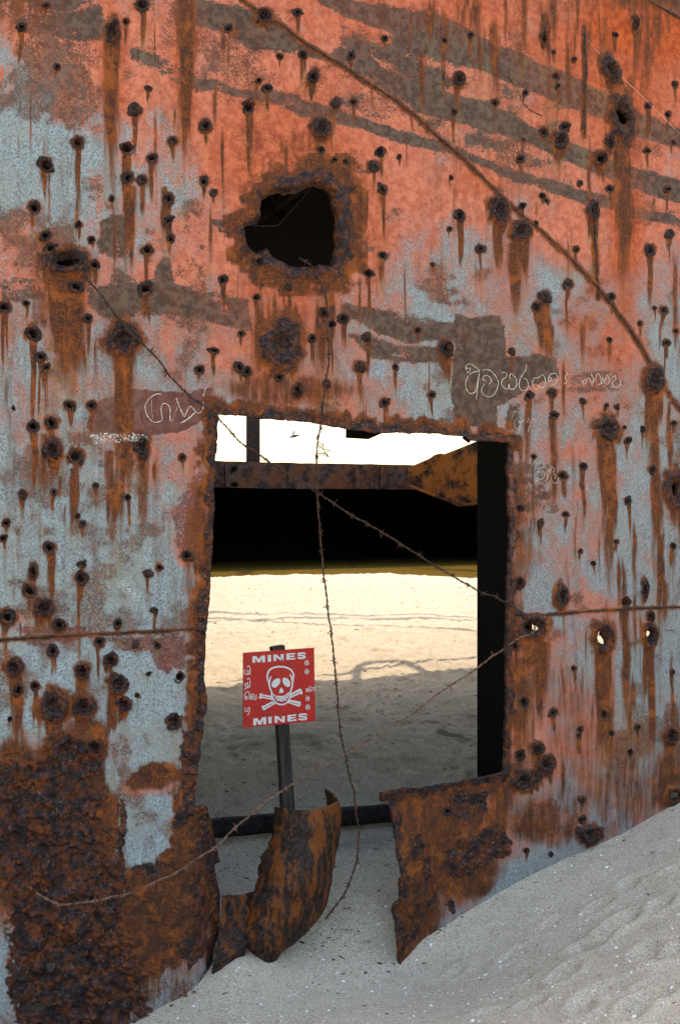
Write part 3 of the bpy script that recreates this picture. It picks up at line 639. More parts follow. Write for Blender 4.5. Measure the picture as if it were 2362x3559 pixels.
# --- holes as parts
def hole_mesh(x, y, rx, ry, rot, seed, big=False):
    r = np.random.RandomState(seed)
    n = 22 if big else 16
    prof = [(1.22, -.004), (1.05, .0015), (.90, .004), (.74, .006), (.60, .003), (.50, -.008), (.42, -.024), (.26, -.036)]
    kind = r.rand(); rot = r.rand() * 3 if not big else rot
    if not big:
        e_ = .78 + .44 * r.rand(); rx, ry = rx * e_, ry / e_
        hs = .1 + .9 * r.rand() ** 2
        prof = [(q, h * hs if h > 0 else h) for q, h in prof]
        if kind < .13: prof = [(1.15, -.004), (1.0, .003), (.8, .008), (.62, .011), (.46, .010), (.34, .006), (.22, .003), (.12, .001)]
        elif kind < .45: prof = [(1.3, -.004), (1.1, .001), (.95, .002), (.82, .001), (.72, -.006), (.62, -.020), (.5, -.032), (.3, -.038)]
    if big: prof = [(1.12, -.006), (1.0, .005), (.86, .016), (.70, .020), (.54, .010), (.42, -.004), (.30, -.014), (.16, -.016)]
    V = []; Fc = []
    an_j = 1 + (r.rand(n) - .5) * (.5 if big else .7) + .12 * np.sin(np.arange(n) * 6.283 / n * 2 + r.rand() * 6); h_j = r.rand(n)
    an_j = (an_j + np.roll(an_j, 1)) / 2
    c_, s_ = math.cos(rot), math.sin(rot)
    o0 = out_at(x, y)
    for k, (q, h) in enumerate(prof):
        for i in range(n):
            a = 2 * math.pi * i / n + k * .09
            kk = q * an_j[i] * (1 + (r.rand() - .5) * .10)
            u = rx * kk * math.cos(a); v = ry * kk * math.sin(a)
            X = x + u * c_ - v * s_; Yp = y + u * s_ + v * c_
            hh = h * (.45 + 1.1 * h_j[i]) * (1.0 if big else min(1.25, rx / 12)) + (r.rand() - .5) * (.008 if big else .004)
            oo = out_at(X, Yp) if k == 0 else o0 * .6 + out_at(X, Yp) * .4
            V.append(hull_pt(X, Yp, oo + hh))
    m = len(prof)
    for k in range(m - 1):
        for i in range(n):
            a = k * n + i; b = k * n + (i + 1) % n
            Fc.append((b, a, a + n, b + n))
    V.append(hull_pt(x, y, o0 + prof[-1][1] - .004)); ce = len(V) - 1
    for i in range(n): Fc.append(((m - 1) * n + (i + 1) % n, (m - 1) * n + i, ce))
    return V, Fc
cut_near = lambda x, y: np.interp(0, [0], [0])
allh = [(x, y, r, r * 1.12, 0, 100 + i) for i, (x, y, r, L) in enumerate(H)]
allh.sort(key=lambda h: -h[2])
rest = MB()
for i, h in enumerate(allh):
    Vh, Fh = hole_mesh(*h)
    if i < 99:
        p = hull_pt(h[0], h[1], 0)
        o = mesh_obj('bullet_hole', [np.asarray(v) - p for v in Vh], Fh, M_HOLE, wreck); o.location = p - base
    else: rest.add(Vh, Fh)
o = mesh_obj('small_bullet_holes', rest.v, rest.f, M_HOLE, wreck, True, base); o['kind'] = 'stuff'
thru = [CUTS[k] for k in range(2, len(CUTS))]
for i, (x, y, rx, ry, rot, L) in enumerate(BIG):
    if any(np.hypot(c[:, 0].mean() - x, c[:, 1].mean() - y) < max(rx, ry) * 1.1 for c in thru):
        continue
    Vh, Fh = hole_mesh(x, y, rx * .92, ry * .92, rot, 500 + i, True)
    p = hull_pt(x, y, 0)
    o = mesh_obj('rust_crater', [np.asarray(v) - p for v in Vh], Fh, M_CRUST, wreck); o.location = p - base

# --- weld beads
def weld(S, r, name='weld_seam', seed=1):
    S = densify([tuple(p) for p in S], 5, 0, 1, False)
    n = len(S); rn = np.random.RandomState(seed)
    pts = [hull_pt(S[i, 0], S[i, 1], out_at(S[i, 0], S[i, 1]) - r * .35) for i in range(n)]
    rad = [r * (.55 + .8 * rn.rand()) * (.5 + .9 * float(fbm(i / 9., 0, seed, 3))) for i in range(n)]
    Vt, Ft = tube(pts, rad, 7)
    return mesh_obj(name, [tuple(v) for v in Vt], Ft, M_SEAM, wreck, True, base)
weld(KN, .0058, seed=2); weld(S1[S1[:, 0] < 466], .0055, seed=3); weld(S2[S2[:, 0] > 1172], .0050, seed=4); weld(V1, .007, seed=5); weld(V2, .007, seed=6); weld(TOPL, .007, seed=7)
weld(densify([(1168,178),(1185,200),(1205,240),(1222,255),(1252,268)], 6, 1, 76, False), .004, 'gouge', 8)

# --- scratched writing
def smooth_path(pts, n=6):
    P = [np.array(p, float) for p in pts]; P = [2 * P[0] - P[1]] + P + [2 * P[-1] - P[-2]]
    o = []
    for i in range(1, len(P) - 2):
        for k in range(n):
            t = k / n
            o.append(.5 * ((2 * P[i]) + (-P[i-1] + P[i+1]) * t + (2*P[i-1] - 5*P[i] + 4*P[i+1] - P[i+2]) * t * t + (-P[i-1] + 3*P[i] - 3*P[i+1] + P[i+2]) * t ** 3))
    o.append(P[-2]); return np.array(o)
def scratches(strokes, ox, oy, sc, w, name='scratched_writing'):
    mb = MB()
    for st in strokes:
        wid = w
        if isinstance(st, tuple): st, wid = st
        S = smooth_path(st)
        S = np.stack([(ox + S[:, 0] / sc) * .66384, (oy + S[:, 1] / sc) * .66384], 1)
        pts = [hull_pt(p[0], p[1], out_at(p[0], p[1]) + .0012) for p in S]
        rn = np.random.RandomState(len(S))
        Vt, Ft = tube(pts, [wid * (.5 + .7 * rn.rand()) * (1.0 if rn.rand() > .12 else .25) for _ in pts], 5)
        mb.add(Vt, Ft)
    return mb.build(name, M_SCR, wreck, True, base)
scratches([[(530,265),(460,255),(380,290),(300,360),(245,450),(240,540),(270,640),(330,720),(390,768),(470,768),(535,740),(548,690),(532,600),(530,500),(560,440),(610,430),(660,465),(690,530),(690,640),(688,750)],
           [(800,325),(830,410),(880,540),(920,620),(950,670),(985,600),(1030,510),(1065,485),(1110,520),(1160,585),(1215,605),(1265,570),(1290,510),(1295,400)],
           ([(885,785),(960,745),(1050,680),(1140,595)], .0036), ([(1290,300),(1315,230),(1340,140)], .002), ([(360,350),(355,520),(375,720)], .0008), ([(830,480),(780,620),(710,780)], .0008)], 460, 1320, 5.227, .0022)
scratches([[(100,185),(125,185),(130,160),(110,150),(92,165),(95,130),(130,115),(170,135),(210,175),(150,190),(110,230),(90,290),(105,350),(145,375),(180,350),(195,280),(205,230)], [(212,165),(205,240),(195,330),(187,435)],
           [(270,265),(245,255),(250,225),(280,215),(310,235),(320,270),(300,290)], [(240,170),(290,165),(340,200),(380,270),(370,340),(330,395),(280,400),(240,370),(235,330),(260,290)],
           [(415,205),(425,185),(450,195),(455,225),(420,250),(410,290),(440,325),(470,335),(475,290),(485,330),(520,335),(542,300),(535,240),(500,200),(480,220),(490,250)],
           [(630,118),(628,160),(600,200),(570,260),(565,310),(590,345),(630,340),(648,300),(635,255),(610,240)],
           [(740,235),(700,240),(685,280),(700,325),(725,340),(740,300),(752,325),(785,315),(800,270),(785,220),(760,210),(740,235)],
           [(820,250),(835,230),(850,250),(830,270),(825,230),(850,200),(890,200),(905,240),(880,290),(845,310)], [(960,290),(985,270),(970,230),(990,195)],
           [(1130,265),(1150,250),(1160,275),(1135,290),(1125,255)], [(1165,245),(1190,240),(1200,270),(1215,300),(1220,240),(1200,200)], [(1230,260),(1260,195),(1285,230),(1290,285),(1260,290)], [(1300,230),(1310,270),(1290,290)],
           [(1330,240),(1345,210),(1362,250),(1350,288),(1325,280),(1325,240)], [(1390,235),(1410,215),(1420,250),(1395,270),(1395,305),(1430,322),(1460,290),(1455,250)]], 1580, 1220, 2.529, .0021)
scratches([[(262,305),(265,250),(300,190),(345,175),(390,200),(412,240)], [(370,310),(320,370),(305,450),(330,530),(380,540),(400,480)], [(410,540),(400,600),(388,665)], [(515,350),(440,410),(430,470),(460,530)],
           [(570,410),(585,370),(610,320)], [(725,325),(670,360),(625,430)], [(640,470),(600,540),(590,625)],
           [(740,1400),(725,1370),(745,1310),(790,1280),(822,1310),(800,1370),(770,1380),(755,1345),(790,1310)], [(780,1450),(830,1390),(910,1345),(965,1380),(990,1470),(975,1590),(915,1650)], [(910,1440),(920,1530),(860,1605),(785,1585)], [(775,1560),(735,1665)],
           [(1010,1445),(1005,1400),(1040,1390),(1050,1420),(1020,1440)], [(1040,1370),(1090,1350),(1125,1400),(1110,1480),(1160,1530),(1130,1590)], [(1060,1550),(1070,1640),(1130,1690),(1190,1660),(1215,1560)]], 1740, 1400, 6.03, .0014)
scratches([([(1350,95),(1400,150),(1470,215),(1568,310)], .0011)], 0, 0, .66384, .002, 'long_scratch')

# --- torn strips of plate in the opening
def strip(name, Lp, Rp, outs, bulge, dip, mat, nu=26, nv=46, back=None, thick=.011):
    Lp = smooth_path(Lp, 8); Rp = smooth_path(Rp, 8)
    tl = np.linspace(0, 1, len(Lp)); tr = np.linspace(0, 1, len(Rp)); tv = np.linspace(0, 1, nv)
    L = np.stack([np.interp(tv, tl, Lp[:, k]) for k in (0, 1)], 1); R = np.stack([np.interp(tv, tr, Rp[:, k]) for k in (0, 1)], 1)
    oL = np.interp(tv, np.linspace(0, 1, len(outs)), [o[0] for o in outs]); oR = np.interp(tv, np.linspace(0, 1, len(outs)), [o[1] for o in outs])
    B = np.interp(tv, np.linspace(0, 1, len(bulge)), bulge)
    U = np.linspace(0, 1, nu); V = []
    ext = 8 if back else 0
    L[:, 0] += (fbm(tv * 14, tv * 0, 91, 3) - .5) * 18 + (fbm(tv * 50, tv * 0, 97, 2) - .5) * 9; R[:, 0] += (fbm(tv * 30, tv * 0, 98, 3) - .5) * 7
    for j in range(nv):
        for i in range(nu):
            u = U[i]
            x = L[j, 0] * (1 - u) + R[j, 0] * u; y = L[j, 1] * (1 - u) + R[j, 1] * u + (dip * math.sin(math.pi * u) + (float(fbm(u * 16, 3, 94, 3)) - .5) * 8) * (1 - tv[j])
            o = oL[j] * (1 - u) + oR[j] * u + B[j] * math.sin(math.pi * u) ** .8
            o += (float(fbm(x / 70, y / 70, 99, 2)) - .5) * .06 + (float(fbm(x / 24, y / 24, 92, 3)) - .5) * .02 + (float(fbm(x / 8, y / 8, 93, 3)) - .5) * .012
            V.append(ray_pt(x, y, o))
        for i in range(1, ext + 1):
            s = i / ext
            x = R[j, 0] - back[0] * s ** 1.6; y = R[j, 1] - back[1] * s * (1 - tv[j]); o = oR[j] - back[2] * s
            V.append(ray_pt(x, y, o))
    n = nu + ext
    o = mesh_obj(name, V, grid_faces(n, nv), mat, wreck, True, base)
    md = o.modifiers.new('thickness', 'SOLIDIFY'); md.thickness = thick; md.offset = 0
    return o
strip('curled_plate', [(634,1862),(628,1920),(612,1960),(600,2000),(592,2040),(576,2075),(572,2120),(562,2170),(585,2212),(600,2290)], [(781,1850),(785,1900),(778,1950),(768,2000),(760,2050),(748,2095),(725,2130),(680,2175),(640,2208),(620,2290)],
      [(-.17, -.12), (-.16, -.12), (-.12, -.08), (-.10, -.05), (-.06, -.02), (-.04, 0)], [.15, .17, .17, .14, .08, .04], 14, M_FLAP, 30, 56, (30, 30, .2))
strip('torn_strip', [(514,2066),(508,2120),(500,2180),(490,2240),(484,2330)], [(596,2052),(590,2100),(578,2150),(566,2200),(560,2330)], [(-.13, -.10), (-.09, -.07), (-.03, -.03), (-.02, -.02)], [-.02, -.02, -.01, 0], 6, M_FLAP, 22, 30)
strip('folded_lip', [(452,1864),(462,1900),(468,1950),(480,2000)], [(474,1858),(484,1890),(494,1935),(505,1990)], [(-.10, -.20), (-.11, -.20), (-.12, -.18)], [.02, .03, .02], 1, M_FLAP, 8, 16)

# --- inside of the ship
SUNT = math.tan(math.radians(66))
def hp(x, Yb, z):       # point on a line parallel to the hull
    return (x, Yb + K * x, z + EYE)
def slab(name, x0, x1, ya, yb, z0, z1, mat, ka=K, kb=K):
    V = [(x, y0 + k * x, z + EYE) for z in (z0, z1) for (y0, k) in ((ya, ka), (yb, kb)) for x in (x0, x1)]
    mb = MB(); mb.add(V, [(0, 2, 3, 1), (4, 5, 7, 6), (0, 1, 5, 4), (2, 6, 7, 3), (0, 4, 6, 2), (1, 3, 7, 5)])
    return mb.build(name, mat, wreck, False, base)
slab('deck', -9, 9, 5.36, 10.8 + 4.4 / SUNT, 2.6, 2.66, M_SHADE, K, .33)
slab('deck', -9, 9, 23.28, 27.0, .95, 1.01, M_SHADE)
slab('far_side_plating', -9, 9, 27.0, 27.1, -3, 1.0, M_SHADE)
slab('light_block_deck', -9, -2.9, 10.5, 23.2, 2.4, 2.46, M_SHADE)  # unseen slabs, added to narrow the hatch and darken the interior
slab('light_block_deck', 5.0, 9, 10.5, 23.2, 2.4, 2.46, M_SHADE)
slab('light_block_wall', -9.1, -9, 5.4, 25, -3, 2.6, M_SHADE); slab('light_block_wall', 9, 9.1, 5.4, 25, -3, 2.6, M_SHADE)  # unseen walls, added to keep skylight from entering at the sides
# dark web frame just inside the right of the opening
def pixwall(name, pts, off, mat):
    mb = MB(); mb.prism([at(*p) for p in pts], off); return mb.build(name, mat, wreck, False, base)
pixwall('web_frame', [(1100, 990, 7.0), (1100, 2000, 7.0), (1215, 2100, 5.80), (1215, 900, 5.80)], (.03, .006, 0), M_SHADE)
# hatch coaming on the far side
def noisy_beam(name, x0, x1, yb, z0, z1, th, mat, nx=90, nz_=8):
    Xs = np.linspace(x0, x1, nx); Zs = np.linspace(z0, z1, nz_); V = []
    for j, z in enumerate(Zs):
        for x in Xs:
            zz = z + ((fbm(x * 4, 3, 95, 3) - .5) * .05 if j in (0, nz_ - 1) else 0)
            V.append(hp(x, yb + (float(fbm(x * 1.5, z * 2, 96, 3)) - .5) * .05, float(zz)))
    o = mesh_obj(name, V, grid_faces(nx, nz_), mat, wreck, False, base)
    md = o.modifiers.new('thickness', 'SOLIDIFY'); md.thickness = th; md.offset = -1
    return o
noisy_beam('hatch_coaming', -9, 9, 23.2, .535, 1.118, .08, M_BEAM)
for x in (-2.5, -1.15, .35, .95): slab('coaming_stiffener', x, x + .1, 23.10, 23.22, .55, 1.06, M_BEAM)
mb = MB(); Vt, Ft = tube([at(470, 1119, 22.2), at(510, 1117, 22.2), at(543, 1117, 22.2), at(547, 1122, 22.2)], .05, 8); mb.add(Vt, Ft)
Vt, Ft = tube([at(531, 1118, 22.2), at(530, 1095, 22.2), at(538, 1082, 22.2), at(546, 1080, 22.2)], .05, 8); mb.add(Vt, Ft); mb.build('bent_bracket', M_SHADE, wreck, True, base)
p0 = at(584, 1060, 22.6)
mb = MB(); mb.box(p0.x - .15, p0.x + .15, p0.y - .1, p0.y + .1, EYE + 1.0, EYE + 4.1); mb.box(p0.x - .19, p0.x + .19, p0.y - .14, p0.y + .14, EYE + .98, EYE + 1.07); mb.build('stanchion', M_HOLE, wreck, False, base)
KQ = lambda x, y: (x, y, 23.25 - (x - 942) / 164 * 1.1)
pixwall('knee_plate', [KQ(*q) for q in [(942,1079),(990,1058),(1003,1049),(1016,1046),(1024,1048),(1060,1034),(1106,1015),(1130,1008),(1130,1156),(1106,1158),(1085,1163),(1058,1164),(1040,1158),(985,1136),(942,1120)]], (0, .05, 0), M_KNEE)
mb = MB(); Vt, Ft = tube([at(x, y, q - .05) for x, y, q in [KQ(*q) for q in [(1130,1157),(1106,1159),(1085,1164),(1058,1165),(1040,1159),(985,1137),(944,1121)]]], .035, 6); mb.add(Vt, Ft); mb.build('knee_flange', M_KNEE, wreck, True, base)
pixwall('hanging_scrap', [(797, 975, 5.42), (797, 1010, 5.42), (850, 1013, 5.45), (866, 1006, 5.46), (884, 998, 5.47), (884, 975, 5.47)], (.0, .03, 0), M_SHADE)
pixwall('hanging_scrap', [(1066, 990, 5.70), (1068, 1012, 5.70), (1082, 1022, 5.71), (1090, 1010, 5.72), (1090, 990, 5.72)], (.0, .03, 0), M_SHADE)
t = NT('spotted_inner_paint'); sp = t.noise(16, 3, .6)
pixwall('inner_plate', [(585, 400, 6.8), (585, 520, 6.8), (640, 520, 7.0), (712, 440, 7.3), (735, 400, 7.3)], (.0, .03, 0), t.fin(t.mix(t.ss(sp, .50, .56), (.045, .032, .014), (.005, .004, .0035)), .8))
# cables and a bent pipe over the hatch, whose shadows lie on the sand
def cable(name, pts, r, mat=M_HOLE):
    Vt, Ft = tube(smooth_path(pts, 8), r, 8); return mesh_obj(name, [tuple(v) for v in Vt], Ft, mat, wreck, True, base)

def over(x, y, D, gz, h):     # point at height h whose shadow (sun straight ahead) falls on the sand seen at pixel x, y
    return ((x - CX) / F * D, D + (h - gz) / SUNT, h + EYE)
def gD(y): return np.interp(y, [1335, 1390, 1450, 1500, 1570, 1620], [16.7, 14.9, 13.0, 12.1, 10.75, 9.6])
def gZ(y): return -(y - CY) / F * gD(y)
for pts, r in ([[(300,1404),(470,1411),(560,1416),(620,1419),(720,1416),(850,1420),(1000,1423),(1150,1425),(1400,1427)], .05], [[(300,1421),(470,1424),(560,1432),(640,1430),(720,1425),(850,1429),(1000,1432),(1150,1433),(1400,1436)], .06], [[(300,1436),(560,1434),(700,1440),(850,1444),(1000,1453),(1150,1461),(1400,1470)], .032],
               [[(500,1580),(640,1566),(760,1558),(850,1545),(960,1535),(1100,1521),(1300,1500)], .03]):
    cable('slack_cable', [over(x, y, float(gD(y)), float(gZ(y)), 2.72) for x, y in pts], r)
cable('bent_pipe', [over(x, y, float(gD(y)), float(gZ(y)), 2.75) for x, y in [(826,1600),(822,1560),(826,1545),(845,1535),(875,1530),(915,1532),(950,1540),(975,1550),(990,1562),(1000,1600)]], .05)

# ------------------------------------------------------------------ sand
CP = []
for x, y in [(290,2363),(370,2319),(450,2277),(500,2244),(555,2206),(907,2202),(1034,2122),(1149,2059),(1240,2015),(1334,1972),(1409,1937),(1554,1857),(1700,1800)]:
    p = hull_pt(x, y); CP.append((p[0], p[1], p[2] - EYE))
p = hull_pt(640, 2215); CP.append((p[0], p[1], p[2] - EYE)); p = hull_pt(760, 2225); CP.append((p[0], p[1], p[2] - EYE))
def gp(x, y, D): CP.append(((x - CX) / F * D, D, -(y - CY) / F * D))
for x, y, D in [(500,1990,6.05),(540,1930,6.4),(640,1930,6.4),(840,2010,5.95),(860,1960,6.3),(860,2090,5.6),(700,1880,6.75),(500,1880,6.75),(880,1850,7.0),(560,1780,7.25),(784,1790,7.2),(1050,1780,7.4),(500,1690,8.25),(784,1690,8.3),(1080,1690,8.5),
                (300,1570,10.7),(784,1570,10.75),(1280,1570,10.8),(500,1450,13.0),(784,1450,13.0),(1100,1450,13.0),(500,1390,14.9),(784,1390,14.9),(1100,1390,14.9),(300,1342,16.5),(480,1341,16.5),(560,1336,16.6),(640,1328,16.8),(784,1327,16.8),(900,1326,16.8),(960,1333,16.6),(1100,1341,16.5),(1300,1341,16.5)]: gp(x, y, D)
CP += [(0,0,-1.7),(3,0,-1.35),(-3,0,-2.2),(-3,3,-2.75),(-6,2,-2.9),(5,4,-1.0),(6,8,-1.3),(1.25,3.7,-1.88),(0,4.45,-2.265),(-.9,4.3,-2.42),(2.0,4.6,-1.72),(-4,8,-2.0),(-4,14,-1.6),(4,14,-1.6),(-6,16.7,-1.1),(6,16.7,-1.1),(-6,19.2,-1.4),(6,19.2,-1.4),(0,19.0,-1.38),(-2,19,-1.38),(2,19,-1.38),(0,24,-1.7),(-4,24,-1.7),(4,24,-1.7),
       (-20,40,-1.6),(20,40,-1.6),(0,60,-1.6),(-25,-15,-2.2),(25,-15,-1.0),(0,-30,-1.5),(-30,10,-2.3),(30,10,-1.2),(-60,60,-1.6),(60,60,-1.6),(-60,-60,-1.7),(60,-60,-1.5)]
CP = np.array(CP)
def tps(r2): return .5 * r2 * np.log(r2 + 1e-9)
n = len(CP)
A = np.zeros((n + 3, n + 3))
d2 = (CP[:, None, 0] - CP[None, :, 0]) ** 2 + (CP[:, None, 1] - CP[None, :, 1]) ** 2
A[:n, :n] = tps(d2) + np.eye(n) * .01; A[:n, n] = 1; A[:n, n + 1:] = CP[:, :2]; A[n, :n] = 1; A[n + 1:, :n] = CP[:, :2].T
coef = np.linalg.solve(A, np.concatenate([CP[:, 2], [0, 0, 0]]))
rp = np.random.RandomState(3)
PITS = []
def pit(x, y, D, r, depth, ex=1.0): PITS.append(((x - CX) / F * D, D, r, depth, ex))
pit(1040,1692,8.35,.075,.07,1.3); pit(1000,1655,8.9,.05,.04,1.3); pit(690,1722,8.0,.10,.05,1.6); pit(640,1722,8.0,.08,.05); pit(720,1735,7.8,.06,.04); pit(530,1720,8.0,.10,.025,1.6); pit(826,1660,8.9,.06,.04,1.3); pit(590,1735,7.8,.05,.04)
for _ in range(300):
    D = 6.6 + 8.5 * rp.rand() ** 1.3; PITS.append(((rp.rand() - .5) * .32 * D, D, .02 + .05 * rp.rand() ** 2, .006 + .02 * rp.rand() ** 2, 1 + rp.rand() * .9))
FOOT = [(1430,2130,.16,.06,.5),(1490,2200,.15,.05,1.1),(1360,2180,.16,.045,.2),(1300,2250,.13,.05,.9),(1400,2280,.16,.04,.1),(1520,2090,.12,.045,.7),(1500,2300,.15,.05,.4),(1230,2310,.12,.03,.8),(1130,2330,.12,.03,.2),(1050,2240,.10,.018,.6),(1180,2200,.10,.02,.4),(1450,2040,.12,.03,.9),(1380,2090,.11,.03,.3),(1340,2320,.13,.04,1.2),(1540,2200,.13,.05,.2),(1270,2130,.10,.02,.5),(1460,2330,.14,.045,.9),(1550,2010,.10,.03,.1),(1210,2255,.09,.022,1.0)]
def near_ground(x, y):        # intersect the pixel ray with the front sand, z falling linearly
    a = (x - CX) / F; b = -(y - CY) / F
    D = 4.5
    for _ in range(30):
        z = base_ground(np.array([a * D]), np.array([D]))[0]; D = D * .5 + .5 * (z / b)
    return a * D, D
def base_ground(X, Y):
    z = np.zeros(X.shape)
    for i in range(n): z += coef[i] * tps((X - CP[i, 0]) ** 2 + (Y - CP[i, 1]) ** 2)
    return z + coef[n] + coef[n + 1] * X + coef[n + 2] * Y
FW = [(near_ground(x, y), r * .55, d * .6, a) for x, y, r, d, a in FOOT]
def ground_z(X, Y, detail=True):
    z = base_ground(X, Y)
    if detail:
        m = ((np.abs(X) < 8) & (Y > -3) & (Y < 24)).astype(float)
        front = (Y < Y0 + K * X + .3).astype(float)
        z = z + m * ((fbm(X * 1.6, Y * 1.6, 101, 3) - .5) * .04 + (fbm(X * 8, Y * 8, 102, 3) - .5) * .012)
        z = z + m * (1 - front) * (fbm(X * 16, Y * 10, 105, 3) - .5) * .036 * sm(Y, 5.8, 7.0) + m * (1 - front) * (fbm(X * 5, Y * 3, 106, 3) - .5) * .04 * sm(Y, 6, 8)
        rough = front * sm(X, .2, 1.6)
        z = z + rough * (fbm(X * 5, Y * 5, 103, 3) - .5) * .012 + rough * (fbm(X * 14, Y * 14, 104, 2) - .5) * .007
        for (px, py, r, dp, ex) in PITS:
            q = ((X - px) / ex) ** 2 + (Y - py) ** 2
            w = q < (3 * r) ** 2
            if w.any(): z[w] -= dp * np.exp(-(q[w] / r ** 2)) - .35 * dp * np.exp(-((np.sqrt(q[w]) / r - 1.5) / .4) ** 2)
        for ((px, py), r, dp, a) in FW:
            u = (X - px) * math.cos(a) + (Y - py) * math.sin(a); v = -(X - px) * math.sin(a) + (Y - py) * math.cos(a)
            q = (u / 1.7) ** 2 + v ** 2
            w = q < (3 * r) ** 2
            if w.any():
                qq = np.sqrt(q[w]) / r
                z[w] -= dp * (1 - sm(qq, .45, .85)) - .4 * dp * np.exp(-((qq - 1.1) / .25) ** 2)
    return z
def axis(*segs):
    return np.concatenate([np.arange(a, b, s) for a, b, s in segs])
gxs = axis((-160, -40, 20), (-40, -10, 3), (-10, -2.4, .35), (-2.4, 3.0, .017), (3.0, 10, .35), (10, 40, 3), (40, 161, 20))
gys = axis((-160, -40, 20), (-40, -4, 3), (-4, 3.4, .3), (3.4, 7.2, .017), (7.2, 9.5, .026), (9.5, 13, .045), (13, 21, .09), (21, 30, .5), (30, 60, 4), (60, 181, 20))
SX, SY = np.meshgrid(gxs, gys)
SZ = ground_z(SX.ravel(), SY.ravel())
sand = big_mesh('sand_ground', np.stack([SX.ravel(), SY.ravel(), SZ + EYE], 1), grid_faces(len(gxs), len(gys)), M_SAND, None, (0, 0, 0))
sand['kind'] = 'structure'; sand['label'] = 'pale coarse beach sand'

def interp_ground(X, Y):
    return ground_z(np.atleast_1d(np.array(X, float)), np.atleast_1d(np.array(Y, float)))
# shells and grit: flat irregular chips lying on the sand
def chips(name, pts, size, mat, label, cat, flat=.35, seed=1, elong=1.0):
    r = np.random.RandomState(seed); V = []; Fc = []
    X = np.array([p[0] for p in pts]); Y = np.array([p[1] for p in pts]); Zz = interp_ground(X, Y) + EYE
    for i in range(len(X)):
        s = size[0] + (size[1] - size[0]) * r.rand() ** 3
        a0 = r.rand() * 6.28; k = 5; o = len(V); tx, ty = (r.rand(2) - .5) * .9
        el = 1 + (elong - 1) * r.rand()
        for j in range(k):
            a = a0 + 6.283 * j / k; q = s * (.6 + .7 * r.rand()); dx, dy = q * math.cos(a) * el, q * math.sin(a)
            V.append((X[i] + dx, Y[i] + dy, Zz[i] + dx * tx + dy * ty - s * .05))
        V.append((X[i], Y[i], Zz[i] + s * flat))
        for j in range(k): Fc.append((o + j, o + (j + 1) % k, o + k))
    o = mesh_obj(name, V, Fc, mat, None, False); tag(o, label, cat, None, 'stuff'); return o
def scatter(nf, ni, seed):
    r = np.random.RandomState(seed); out_ = []
    while len(out_) < nf:
        D = 3.4 + 2.9 * r.rand(); a = -.36 + .72 * r.rand(); x = a * D
        if D < Y0 + K * x - .02: out_.append((x, D))
    k = 0
    while k < ni:
        D = 5.3 + 12 * r.rand() ** 1.8; a = -.15 + .30 * r.rand(); x = a * D
        if D > Y0 + K * x + .03: out_.append((x, D)); k += 1
    return out_
M_SHELL = mat_plain('bleached_shell', (.74, .71, .66), .6, .15, 90)
M_DEB = mat_plain('dry_seaweed', (.055, .042, .030), .9, .4, 60)
chips('shell_fragments', scatter(1500, 1100, 21), (.0018, .011), M_SHELL, 'bleached bits of broken shell strewn over the sand', 'shells', .35, 2)
def scatter_far(k, seed):
    r = np.random.RandomState(seed); o = []
    while len(o) < k:
        D = 9.2 + 7.3 * r.rand(); x = (-.15 + .30 * r.rand()) * D
        if fbm(np.array([x * 1.2]), np.array([D * .6]), 120, 3)[0] > .40 + .2 * r.rand(): o.append((x, D))
    return o
chips('strandline_weed', scatter_far(800, 24), (.004, .017), M_DEB, 'dark dashes of dry weed lying in lines on the sunlit sand', 'weed', .25, 5, 2.6)
chips('seaweed_debris', scatter(110, 3400, 22), (.002, .010), M_DEB, 'dark scraps of dry seaweed and grit strewn over the sand', 'debris', .3, 3, 3.0)

M_FLK = mat_plain('loose_rust_flake', (.085, .032, .014), .85, .5, 60)
def along_hull(k, seed):
    r = np.random.RandomState(seed); o = []
    while len(o) < k:
        x = -1.3 + 3.6 * r.rand(); D = Y0 + K * x - .02 - .9 * r.rand() ** 3
        o.append((x, D))
    return o
chips('rust_flakes', along_hull(190, 31), (.002, .014), M_FLK, 'brown flakes of rust fallen on the sand along the foot of the hull', 'rust flakes', .25, 6, 1.8)
# pool of brown water against the far side
t = NT('shallow_brown_water')
t.b.inputs['Base Color'].default_value = (.20, .125, .025, 1); t.b.inputs['Roughness'].default_value = .12
t.set(t.b.inputs['Normal'], t.bump(t.noise(3, 3, .5), .02, .3))
wz = EYE - 1.25
water = mesh_obj('water_pool', [(-9, 17.6, wz), (9, 17.6, wz), (9, 29, wz), (-9, 29, wz)], [(0, 1, 2, 3)], t.m)
water['kind'] = 'structure'

# half-buried beam inside the opening
nb = 60; V = []
for i in range(nb):
    s = i / (nb - 1); x = 430 + 520 * s; yt = 1896 - 44 * s
    D = 6.55 + .42 * ((x - CX) / F * 6.6)
    c = at(x, yt, D)
    for k in range(10):
        a = 2 * math.pi * k / 10
        r = .058 * (1 + .25 * (float(fbm(s * 14, k * .7, 111, 3)) - .5)); sx = math.cos(a); sz = math.sin(a)
        sq = 1 / max(abs(sx), abs(sz)) ** .6
        V.append((c.x, c.y + r * sx * sq * 1.3, c.z - .055 + r * sz * sq))
Fb = [(i * 10 + k, i * 10 + (k + 1) % 10, (i + 1) * 10 + (k + 1) % 10, (i + 1) * 10 + k) for i in range(nb - 1) for k in range(10)] + [tuple(range(9, -1, -1)), tuple((nb - 1) * 10 + k for k in range(10))]
bo = mesh_obj('fallen_beam', V, Fb, mat_plain('tarred_wood', (.016, .013, .012), .9, .4, 30, .1, 0, .006))
tag(bo, 'dark weathered beam lying half buried in sand behind the curled plate', 'beam')

